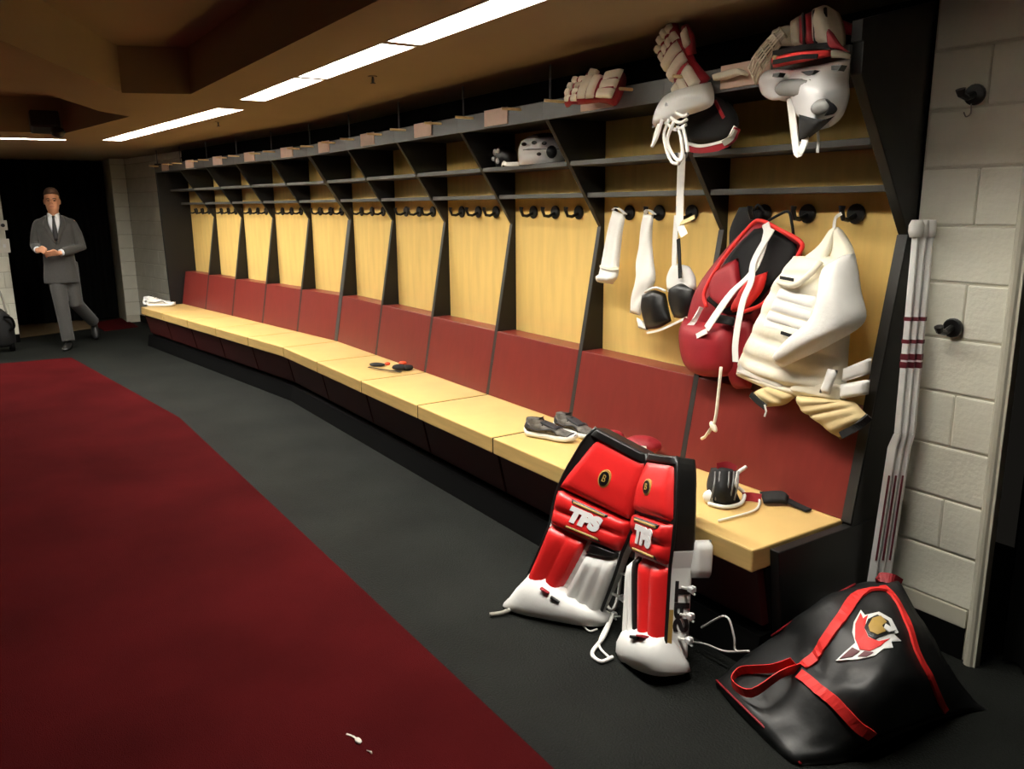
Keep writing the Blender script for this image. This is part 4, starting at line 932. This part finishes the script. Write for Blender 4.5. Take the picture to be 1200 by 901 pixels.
# white lace-up guard hanging from the rail
e_ = empty('lace_up_guard'); tag(e_, 'white lace-up padded guard with loose laces dangling from the top rail', 'guard'); Y = -.46
m_ = MB(); m_.sheet([[yy(790,108,Y+.03),yy(812,100,Y),yy(833,96,Y+.03)], [yy(778,116,Y),yy(808,112,Y-.03),yy(836,110,Y)], [yy(770,130,Y),yy(800,122,Y-.03),yy(834,124,Y)], [yy(764,150,Y),yy(788,142,Y-.02),yy(812,132,Y)]], 14, 14, .035, back=.03); m_.build('shell', 'leather_white', e_, smooth=True)
m_ = MB(); m_.sheet([[yy(782,116,Y-.04),yy(800,114,Y-.05)], [yy(778,126,Y-.05),yy(798,126,Y-.05)]], 8, 6, .012); m_.build('grey_inset', 'plastic_grey', e_, smooth=True)
for k_, ps in enumerate(([(792,132),(800,136),(806,134)], [(786,138),(796,144),(805,140)], [(780,144),(792,152),(804,146)], [(776,140),(770,160),(764,172)], [(790,142),(782,165),(792,186),(800,185),(798,160)], [(784,140),(778,160),(786,188),(796,192)], [(800,148),(804,165),(806,178)], [(772,146),(768,158),(766,168)], [(794,148),(800,170),(797,190)])):
    m_ = MB(); m_.tube([yy(a, b, Y-.06+.01*(k_ % 3)) for a, b in ps], .007, 6, smooth=18); m_.build('lace', 'fabric_white', e_, smooth=True)
rebase(e_, yy(800, 130, Y))
# round black guard with red and white rim, hanging beside it
e_ = empty('round_guard'); tag(e_, 'black round padded guard with red and white rim below the top rail', 'guard'); Y = -.36
m_ = MB(); m_.sheet([[yy(812,118,Y),yy(832,112,Y),yy(850,118,Y)], [yy(806,140,Y),yy(834,140,Y),yy(862,142,Y)], [yy(806,166,Y),yy(830,168,Y),yy(852,166,Y)]], 14, 14, .03, back=.05); m_.build('pad', 'fabric_black', e_, smooth=True)
m_ = MB(); m_.ribbon([yy(864,150,Y-.03), yy(857,164,Y-.04), yy(842,172,Y-.045), yy(822,175,Y-.045), yy(805,173,Y-.04)], (.3,-.2,1), .028, .012, 24); m_.build('red_rim', 'nylon_red', e_)
m_ = MB(); m_.ribbon([yy(862,148,Y-.035), yy(853,162,Y-.047), yy(838,168,Y-.052), yy(820,171,Y-.052), yy(806,168,Y-.047)], (.3,-.2,1), .010, .012, 24); m_.build('white_rim', 'fabric_white', e_)
m_ = MB(); m_.ribbon([yy(862,152,Y-.05), yy(856,162,Y-.055), yy(848,168,Y-.055)], (.5,-.2,.8), .022, .01, 12); m_.build('grey_tab', 'mesh_grey', e_)
m_ = MB(); m_.ribbon([yy(838,118,Y-.04), yy(843,128,Y-.045), yy(848,138,Y-.045)], (1,0,0), .012, .006, 10); m_.build('red_strip', 'nylon_red', e_)
rebase(e_, yy(832, 140, Y))
# cream mitt lying on the rail
e_ = empty('cream_mitt'); tag(e_, 'flat cream padded cuff lying on the top rail next to the net glove', 'cuff'); Y = -.435
m_ = MB(); m_.sheet([[yy(834,88,Y),yy(836,95,Y)], [yy(850,83,Y),yy(852,93,Y)], [yy(866,80,Y),yy(868,88,Y)], [yy(878,86,Y),yy(876,90,Y)]], 8, 14, .02); m_.build('pad', 'fabric_cream', e_, smooth=True); rebase(e_, yy(855, 88, Y))

# catching glove with net, red and white, on the end of the rail
e_ = empty('catching_glove'); tag(e_, 'red, white and black goalie catching glove with netted pocket on the rail end', 'glove'); Y = -.42
m_ = MB(); m_.sheet([[yy(955,10,Y+.04),yy(967,6,Y+.02),yy(978,12,Y+.04)], [yy(955,30,Y),yy(970,28,Y-.03),yy(985,32,Y)], [yy(955,52,Y),yy(972,54,Y-.03),yy(988,56,Y)]], 10, 12, .035, back=.04); m_.build('thumb_panel', 'fabric_cream', e_, smooth=True)
m_ = MB(); m_.sheet([[yy(970,34,Y-.06),yy(972,34,Y-.06)], [yy(970,50,Y-.06),yy(985,52,Y-.05)], [yy(972,56,Y-.06),yy(997,62,Y-.03)]], 8, 8, .012); m_.build('red_flash', 'nylon_red', e_, smooth=True)
m_ = MB(); m_.sheet([[yy(940,18,Y+.02),yy(954,12,Y+.02)], [yy(941,36,Y-.01),yy(956,34,Y-.02)], [yy(940,54,Y),yy(956,54,Y-.02)]], 8, 10, .03, back=.04); m_.build('red_panel', 'nylon_red', e_, smooth=True)
m_ = MB(); m_.sheet([[yy(930,24,Y+.02),yy(941,16,Y+.02)], [yy(931,40,Y),yy(943,36,Y-.01)], [yy(932,56,Y),yy(942,54,Y)]], 8, 10, .03, back=.04); m_.build('white_panel', 'fabric_cream', e_, smooth=True)
m_ = MB(); m_.sheet([[yy(908,36,Y+.02),yy(920,30,Y+.01),yy(932,30,Y+.02)], [yy(906,46,Y+.01),yy(920,44,Y),yy(932,44,Y+.01)], [yy(908,54,Y+.01),yy(920,54,Y),yy(932,54,Y+.01)]], 8, 10, .03, back=.03); m_.build('finger_panel', 'fabric_cream', e_, smooth=True)
m_ = MB(); m_.sheet([[yy(984,22,Y+.06),yy(1004,30,Y+.08)], [yy(986,40,Y+.04),yy(1006,42,Y+.07)]], 8, 8, .03, back=.04); m_.build('cuff_panel', 'nylon_red', e_, smooth=True)
for dx in (-1, 12, 25): 
    m_ = MB(); m_.tube([yy(942+dx, 16-dx*.25, Y-.02), yy(943+dx, 36, Y-.05), yy(944+dx, 55, Y-.03)], .006, 6, smooth=10); m_.build('black_binding', 'fabric_black', e_, smooth=True)
# netted pocket: crossing cords on a bowl
def bowl(u, v):
    x = 878+36*u+8*v; y_ = 86-50*u**.7+18*(v-.3)*(1-.4*u); return yy(x, y_, Y-.05*math.sin(math.pi*v)-.02)
for i in range(6): 
    m_ = MB(); m_.tube([bowl(i/5, v/8) for v in range(9)], .0035, 6); m_.build('net_cord', 'fabric_cream', e_, smooth=True)
for j in range(6):
    m_ = MB(); m_.tube([bowl(u/8, j/5) for u in range(9)], .0035 if 0 < j < 5 else .006, 6); m_.build('net_cord', 'fabric_cream', e_, smooth=True)
m_ = MB(); m_.sheet([[yy(904,68,Y-.04),yy(940,60,Y-.06),yy(974,58,Y-.04)], [yy(906,80,Y-.04),yy(940,73,Y-.06),yy(974,66,Y-.04)]], 14, 8, .03); m_.build('wrist_band', 'nylon_red_bright', e_, smooth=True)
m_ = MB(); m_.ribbon([yy(906,73,Y-.085), yy(938,67,Y-.10), yy(958,66,Y-.085)], (0,0,1), .014, .006, 14); m_.build('black_stripe', 'fabric_black', e_)
m_ = MB(); m_.ribbon([yy(906,63,Y-.06), yy(940,56,Y-.085), yy(974,53,Y-.06)], (0,0,1), .018, .006, 14); m_.build('black_stripe', 'fabric_black', e_)
m_ = MB(); m_.sheet([[yy(974,58,Y-.05),yy(985,58,Y-.03),yy(997,64,Y)], [yy(974,68,Y-.05),yy(985,68,Y-.03),yy(996,70,Y)]], 8, 6, .015); m_.build('wrist_end', 'fabric_cream', e_, smooth=True)
rebase(e_, yy(950, 80, Y))

# white moulded guard with strap hanging at the rail end
e_ = empty('moulded_guard'); tag(e_, 'white moulded plastic guard with dark openings and chin strap hanging at the rail end', 'guard'); Y = -.47
m_ = MB(); m_.sheet([[yy(925,82,Y+.05),yy(960,76,Y),yy(997,68,Y+.05)], [yy(925,98,Y+.02),yy(960,96,Y-.04),yy(992,92,Y+.02)], [yy(930,115,Y+.02),yy(962,115,Y-.05),yy(993,110,Y+.02)], [yy(936,132,Y+.03),yy(962,140,Y-.03),yy(986,130,Y+.03)], [yy(945,142,Y+.04),yy(960,152,Y),yy(976,145,Y+.04)]], 16, 20, .04, back=.04); m_.build('shell', 'plastic_white', e_, smooth=True)
m_ = MB(); m_.sheet([[yy(900,82,Y+.04),yy(930,80,Y+.02)], [yy(893,96,Y+.02),yy(904,90,Y),yy(932,90,Y)], [yy(896,110,Y+.03),yy(910,116,Y+.01),yy(930,112,Y+.02)], [yy(908,116,Y+.04),yy(926,118,Y+.04)]], 12, 12, .03, back=.03); m_.build('side_lobe', 'plastic_white', e_, smooth=True)
m_ = MB(); m_.sheet([[yy(914,95,Y-.026),yy(930,92,Y-.05),yy(950,93,Y-.078)], [yy(906,105,Y-.02),yy(926,104,Y-.045),yy(948,104,Y-.078)], [yy(911,112,Y-.012),yy(926,113,Y-.035),yy(942,113,Y-.068)]], 12, 8, .006); m_.build('inner_lining', 'plastic_grey', e_, smooth=True)
for q in ([(906,86),(914,85),(911,90),(905,90)], [(938,84),(955,82),(952,87),(945,88)], [(974,77),(986,76),(982,83),(974,82)]):
    m_ = MB(); A = [yy(a, b, Y-.075) for a, b in q]; m_.hexa(A, [p+V((0,.03,0)) for p in A]); m_.build('opening', 'black_plastic', e_)
m_ = MB(); m_.ell(yy(962,125,Y-.078), (.036,0,.006), (0,.018,0), (-.004,0,.024), 14, 8); m_.build('chin_cup', 'plastic_grey', e_, smooth=True)
m_ = MB(); m_.sheet([[yy(966,115,Y-.09),yy(974,120,Y-.078)], [yy(972,124,Y-.088),yy(980,128,Y-.065)], [yy(966,136,Y-.085),yy(976,134,Y-.07)]], 6, 8, .008); m_.build('dark_crescent', 'fabric_black', e_, smooth=True)
m_ = MB(); m_.sheet([[yy(936,134,Y-.05),yy(962,140,Y-.088),yy(978,136,Y-.06)], [yy(936,152,Y-.03),yy(950,154,Y-.05),yy(962,150,Y-.05)], [yy(936,166,Y+.0),yy(942,165,Y),yy(948,160,Y)]], 10, 10, .008); m_.build('dark_hollow', 'fabric_black', e_, smooth=True)
m_ = MB(); m_.ribbon([yy(926,115,Y-.0), yy(929,140,Y-.01), yy(932,165,Y-.02), yy(935,180,Y-.02), yy(942,170,Y-.02), yy(944,160,Y-.01)], (1,0,.2), .026, .005, 24); m_.build('strap', 'fabric_white', e_)
m_ = MB(); m_.tube([yy(958,152,Y), yy(959,166,Y), yy(958,179,Y)], .005, 6, smooth=8); m_.build('cord', 'fabric_white', e_)
rebase(e_, yy(950, 110, Y))

# white helmet on the shelf, with dark cage-like helmet beside it
def on_shelf(px, dy=0.): p = at_y(px, 192, -.17); return V((p.x, -.165+dy, 1.8585))
c = on_shelf(634); e_ = empty('hockey_helmet', c, R(30)); tag(e_, 'white hockey helmet with dark vents standing on the upper shelf', 'helmet')
m_ = MB(); m_.loft([ring((0, 0, z), (a, 0, 0), (0, b, 0), 20, 2.4) for z, a, b in ((.0,.125,.098),(.05,.13,.105),(.09,.128,.102),(.125,.112,.088),(.150,.075,.058),(.158,.03,.025))]); m_.build('shell', 'plastic_white', e_, smooth=True)
for sg in (-1, 1):
    for x, z in ((-.06,.105),(.0,.11),(.06,.105),(.03,.05)):
        MB().ell((x, sg*.098, z), (.016,0,0), (0,.012,0), (0,0,.010), 8, 6).build('vent', 'black_plastic', e_, smooth=True)
MB().ell((.09, -.07, .06), (.03,0,0), (0,.035,0), (0,0,.035), 10, 8).build('ear_opening', 'black_plastic', e_, smooth=True)
m_ = MB(); m_.tube([(-.13*math.cos(t), -.104*math.sin(t), .075) for t in [x*math.pi/12 for x in range(24)]], .004, 6, closed=True); m_.build('seam', 'plastic_grey', e_, smooth=True)
MB().tube([(0,0,.10),(0,0,.15)], .0, 3) if False else None
m_ = MB(); m_.loft([ring((.02, .0, z), (a, 0, 0), (0, b, 0), 16) for z, a, b in ((.14,.088,.07),(.158,.07,.055),(.164,.03,.02))]); m_.build('crown_pad', 'shoe_dark', e_, smooth=True)
m_ = MB(); m_.ribbon([(-.11,-.06,.005),(-.17,-.09,.004),(-.20,-.07,.012),(-.22,-.05,.004)], (0,.5,1), .022, .005, 14); m_.build('chin_strap', 'fabric_white', e_)
c = on_shelf(592, .0); e_ = empty('black_helmet', c, R(-10)); tag(e_, 'small black helmet with white patches on the shelf beside the white helmet', 'helmet')
m_ = MB(); m_.loft([ring((0, 0, z), (a, 0, 0), (0, b, 0), 16, 2.3) for z, a, b in ((.0,.06,.055),(.04,.075,.065),(.08,.07,.062),(.11,.05,.045),(.125,.02,.02))]); m_.build('shell', 'black_plastic', e_, smooth=True)
for x, z, r_ in ((.02,.035,.018),(-.02,.085,.02),(.03,.09,.016),(-.045,.05,.014)): MB().ell((x, -.06, z), (r_,0,0), (0,.012,0), (0,0,r_), 10, 6).build('white_patch', 'plastic_white', e_, smooth=True)

# ------------------------------------------------------------------ scraps of tape on the carpet
for i, (px, py, L_, a_, lb) in enumerate(((420, 869, .05, .3, 'small crumpled scrap of white tape with a tail on the red carpet'), (435, 883, .018, 1.2, 'tiny pinkish white fleck on the red carpet beside the tape scrap'))):
    p = at_z(px, py, .012); e_ = empty('tape_scrap', p); tag(e_, lb, 'scrap')
    m_ = MB(); m_.ell((0, 0, .004), (L_*.35, 0, 0), (0, L_*.2, 0), (0, 0, .005), 8, 6); m_.build('wad', 'paper_white', e_, smooth=True)
    m_ = MB(); m_.ribbon([(0, 0, .005), (-L_*.6, -L_*.1, .003), (-L_*1.1, -L_*.35, .002)], (0, 1, .2), L_*.12, .0015, 8); m_.build('tail', 'paper_white', e_)

# ------------------------------------------------------------------ black wheeled bag by the stub wall
p = at_z(-3, 412, 0); e_ = empty('wheeled_bag', p, R(10)); tag(e_, 'black wheeled bag with curved handle standing by the stub wall', 'bag')
m_ = MB(); m_.loft([ring((0, 0, z), (a, 0, 0), (0, b, 0), 18, 3) for z, a, b in ((.06,.14,.17),(.10,.17,.20),(.30,.17,.20),(.42,.15,.17),(.50,.09,.10))]); m_.build('body', 'fabric_black', e_, smooth=True)
m_ = MB(); m_.tube([(.05,-.12,.45),(.06,-.10,.70),(.06,0,.78),(.06,.10,.70),(.05,.14,.45)], .012, 8, smooth=24); m_.build('handle', 'mesh_grey', e_, smooth=True)
for y in (-.12, .14): MB().tube([(.10, y-.02, .06), (.10, y+.02, .06)], .06, 16).build('wheel', 'rubber_black', e_, bevel=.005)
m_ = MB(); m_.tube([(.17, .08, .42), (.20, .15, .40), (.19, .17, .30), (.17, .12, .26)], .014, 8, smooth=16); m_.build('grab_strap', 'rubber_black', e_, smooth=True)

# ------------------------------------------------------------------ the man in the suit, walking towards the room
man = empty('person', (-9.50, -1.97, 0), R(-8)); tag(man, 'man in a dark grey suit and tie walking in from the black curtain', 'person')
PS = 1.0
def tp(m_, pts, rs, n=12): m_.tube(pts, rs, n); return m_
hL, hR = V((.235, .015, 1.135)), V((.22, -.195, 1.175))      # hands: his left (across the body), his right
eL, eR = V((.02, .255, 1.19)), V((-.02, -.235, 1.22)); sL, sR = V((-.01, .172, 1.50)), V((-.01, -.172, 1.50))
hipL, hipR = V((-.02, .085, .95)), V((.0, -.06, .95)); kL, kR = V((.02, .12, .52)), V((.12, -.03, .52)); aL, aR = V((-.36, .27, .24)), V((.20, .0, .09))
b = MB()
b.loft([ring((x, 0, z), (a, 0, 0), (0, c_, 0), 18, e) for x, z, a, c_, e in ((.015,1.595,.058,.058,2),(.03,1.625,.072,.058,2),(.035,1.65,.086,.066,2.1),(.03,1.70,.094,.074,2.1),(.02,1.745,.098,.078,2.1),(.012,1.79,.098,.078,2),(.005,1.83,.086,.068,2),(.0,1.86,.055,.045,2),(0,1.872,.02,.02,2))])
b.tube([(.01, 0, 1.50), (.015, 0, 1.64)], .056, 12)
b.loft([ring((.128, 0, 1.715), (.01, 0, 0), (0, .016, 0), 8), ring((.140, 0, 1.70), (.016, 0, 0), (0, .018, 0), 8), ring((.118, 0, 1.745), (.010, 0, 0), (0, .010, 0), 8)])
for s in (-1, 1): b.ell((.005, s*.080, 1.725), (.022, 0, .004), (0, .012, 0), (0, 0, .034), 10, 6)
b.loft([ring((0, 0, z), (a, 0, 0), (0, c_, 0), 16, 2.4) for z, a, c_ in ((.90,.10,.15),(1.1,.09,.14),(1.35,.11,.17),(1.50,.085,.17),(1.56,.05,.08))])
for sh, el, ha in ((sL, eL, hL), (sR, eR, hR)): b.tube([sh, el, el.lerp(ha, .55), ha], [.045, .040, .036, .028], 10)
for h_, k_, a_ in ((hipL, kL, aL), (hipR, kR, aR)): b.tube([h_, k_, a_], [.065, .05, .038], 10)
def hand(m_, wrist, fdir, pal, thumb):
    """palm box plus five bent fingers; fdir fingers, pal palm normal, thumb side"""
    f_, p_, t_ = V(fdir).normalized(), V(pal).normalized(), V(thumb).normalized()
    m_.loft([ring(wrist+f_*x, t_*w_, p_*h_, 12, 2.6) for x, w_, h_ in ((-.02,.026,.02),(.02,.036,.02),(.06,.042,.018),(.085,.040,.016))])
    for i, (off, ln) in enumerate(((.030,.070),(.010,.080),(-.010,.075),(-.029,.058))):
        r0 = wrist+f_*.08+t_*off; k1 = r0+f_*ln*.42+p_*.010; k2 = k1+f_*ln*.18+p_*ln*.34; k3 = k2-f_*ln*.16+p_*ln*.22
        m_.tube([r0-f_*.01, k1, k2, k3], [.0105, .010, .0095, .008], 8)
    r0 = wrist+f_*.015+t_*.03; m_.tube([r0, r0+t_*.022+f_*.028+p_*.008, r0+t_*.018+f_*.058+p_*.022, r0+t_*.004+f_*.078+p_*.030], [.013, .012, .0105, .009], 8)
hand(b, hL+V((0, -.01, 0)), (.25, -.95, .05), (-.6, -.2, -.6), (.45, .1, .85))
hand(b, hR+V((.01, 0, 0)), (.75, .45, .15), (-.1, .5, -.7), (.1, .5, .85))
body = b.build('body', 'skin', man, remesh=.0065, smooth_it=3)
# face details
for s in (-1, 1):
    MB().ell((.120, s*.032, 1.738), (.006, 0, 0), (0, .013, 0), (0, 0, .006), 8, 6).build('eye', 'dark_feature', body, smooth=True)
    MB().tube([(.117, s*.014, 1.757), (.119, s*.033, 1.762), (.108, s*.052, 1.756)], .0055, 6).build('eyebrow', 'hair', body, smooth=True)
MB().tube([(.112, -.024, 1.668), (.119, 0, 1.670), (.112, .024, 1.668)], .006, 6).build('mouth', 'lip', body, smooth=True)
h = MB(); h.loft([ring((x, 0, z), (a, 0, 0), (0, c_, 0), 18, 2.1) for x, z, a, c_ in ((-.045,1.70,.055,.076),(-.035,1.74,.072,.083),(-.015,1.785,.092,.085),(.004,1.825,.104,.080),(.006,1.862,.092,.066),(.004,1.885,.055,.04),(0,1.89,.015,.012))])
h.build('hair', 'hair', man, remesh=.007, smooth_it=2)
# suit jacket: torso and sleeves in one skin
j = MB()
j.loft([ring((x, 0, z), (a, 0, 0), (0, c_*.86, 0), 22, 2.5) for x, z, a, c_ in ((.0,.775,.150,.225),(.0,.85,.148,.220),(.005,1.0,.138,.200),(.005,1.12,.132,.192),(.005,1.25,.140,.212),(.0,1.38,.142,.232),(-.005,1.47,.120,.232),(-.01,1.53,.088,.185),(-.01,1.57,.068,.105))])
for sh, el, ha in ((sL, eL, hL), (sR, eR, hR)):
    j.tube([V((0, sh.y*.45, 1.44)), V((0, sh.y*.85, 1.462)), sh+V((0, 0, -.045)), sh.lerp(el, .5), el, el.lerp(ha, .5), el.lerp(ha, .86)], [.070, .068, .066, .064, .058, .053, .047], 14)
    j.ell(sh+V((0, -.01*sh.y/abs(sh.y), -.03)), (.072,0,0), (0,.062,0), (0,0,.062), 14, 10)
j.build('jacket', 'suit', man, remesh=.011, smooth_it=3)
t_ = MB()
for h_, k_, a_ in ((hipL, kL, aL), (hipR, kR, aR)):
    t_.tube([h_+V((0, 0, .06)), h_.lerp(k_, .35), k_, k_.lerp(a_, .5), a_], [.105, .096, .080, .074, .070], 16)
t_.loft([ring((0, 0, z), (a, 0, 0), (0, c_, 0), 18, 2.4) for z, a, c_ in ((.84,.12,.175),(.95,.125,.18),(1.05,.11,.165))])
t_.build('trousers', 'suit', man, remesh=.011, smooth_it=3)
# shirt front, collar, tie and lapels
MB().sheet([[(.062,-.066,1.585),(.088,0,1.555),(.062,.066,1.585)], [(.118,-.062,1.48),(.142,0,1.475),(.118,.062,1.48)], [(.140,-.030,1.36),(.150,0,1.36),(.140,.030,1.36)], [(.146,-.006,1.26),(.150,0,1.26),(.146,.006,1.26)]], 10, 12, .008, d=(1,0,.1)).build('shirt', 'shirt', man, smooth=True)
c_ = MB()
for s in (-1, 1): c_.sheet([[(.030, s*.062, 1.60), (.082, s*.030, 1.585), (.098, s*.006, 1.565)], [(.045, s*.072, 1.565), (.098, s*.048, 1.535), (.108, s*.030, 1.52)]], 8, 5, .006, d=(1,0,.2))
c_.build('collar', 'shirt', man, smooth=True)
MB().sheet([[(.112,-.017,1.562),(.118,0,1.562),(.112,.017,1.562)], [(.130,-.012,1.53),(.136,0,1.53),(.130,.012,1.53)], [(.158,-.024,1.42),(.162,0,1.42),(.158,.024,1.42)], [(.158,-.030,1.27),(.162,0,1.27),(.158,.030,1.27)]], 6, 12, .006, d=(1,0,.2)).build('tie', 'tie', man, smooth=True)
for s in (-1, 1): MB().sheet([[(.045, s*.098, 1.565), (.078, s*.066, 1.575)], [(.120, s*.118, 1.46), (.138, s*.060, 1.46)], [(.150, s*.075, 1.36), (.158, s*.026, 1.36)], [(.152, s*.020, 1.235), (.156, s*.002, 1.235)]], 6, 12, .006, d=(1, 0, .1)).build('lapel', 'suit', man, smooth=True)
for el, ha in ((eL, hL), (eR, hR)): MB().tube([el.lerp(ha, .82), el.lerp(ha, .92)], .040, 12).build('shirt_cuff', 'shirt', man, smooth=True)
# shoes
def dress_shoe(a, fd, ud):
    fd, ud = V(fd).normalized(), V(ud); sd = ud.cross(fd).normalized(); ud = fd.cross(sd)
    m_ = MB(); m_.loft([ring(a+fd*x+ud*z, sd*w_, ud*h_, 12, 2.5) for x, w_, h_, z in ((-.07,.028,.045,-.045),(-.03,.036,.048,-.042),(.05,.042,.036,-.055),(.12,.046,.026,-.064),(.18,.038,.018,-.072),(.205,.018,.010,-.078))])
    m_.build('shoe', 'leather_black', man, smooth=True)
dress_shoe(aR+V((0, 0, .003)), (1, -.18, .0), (0, 0, 1))
dress_shoe(aL+V((-.02, .0, -.01)), (.45, .05, -.80), (.85, 0, .5))
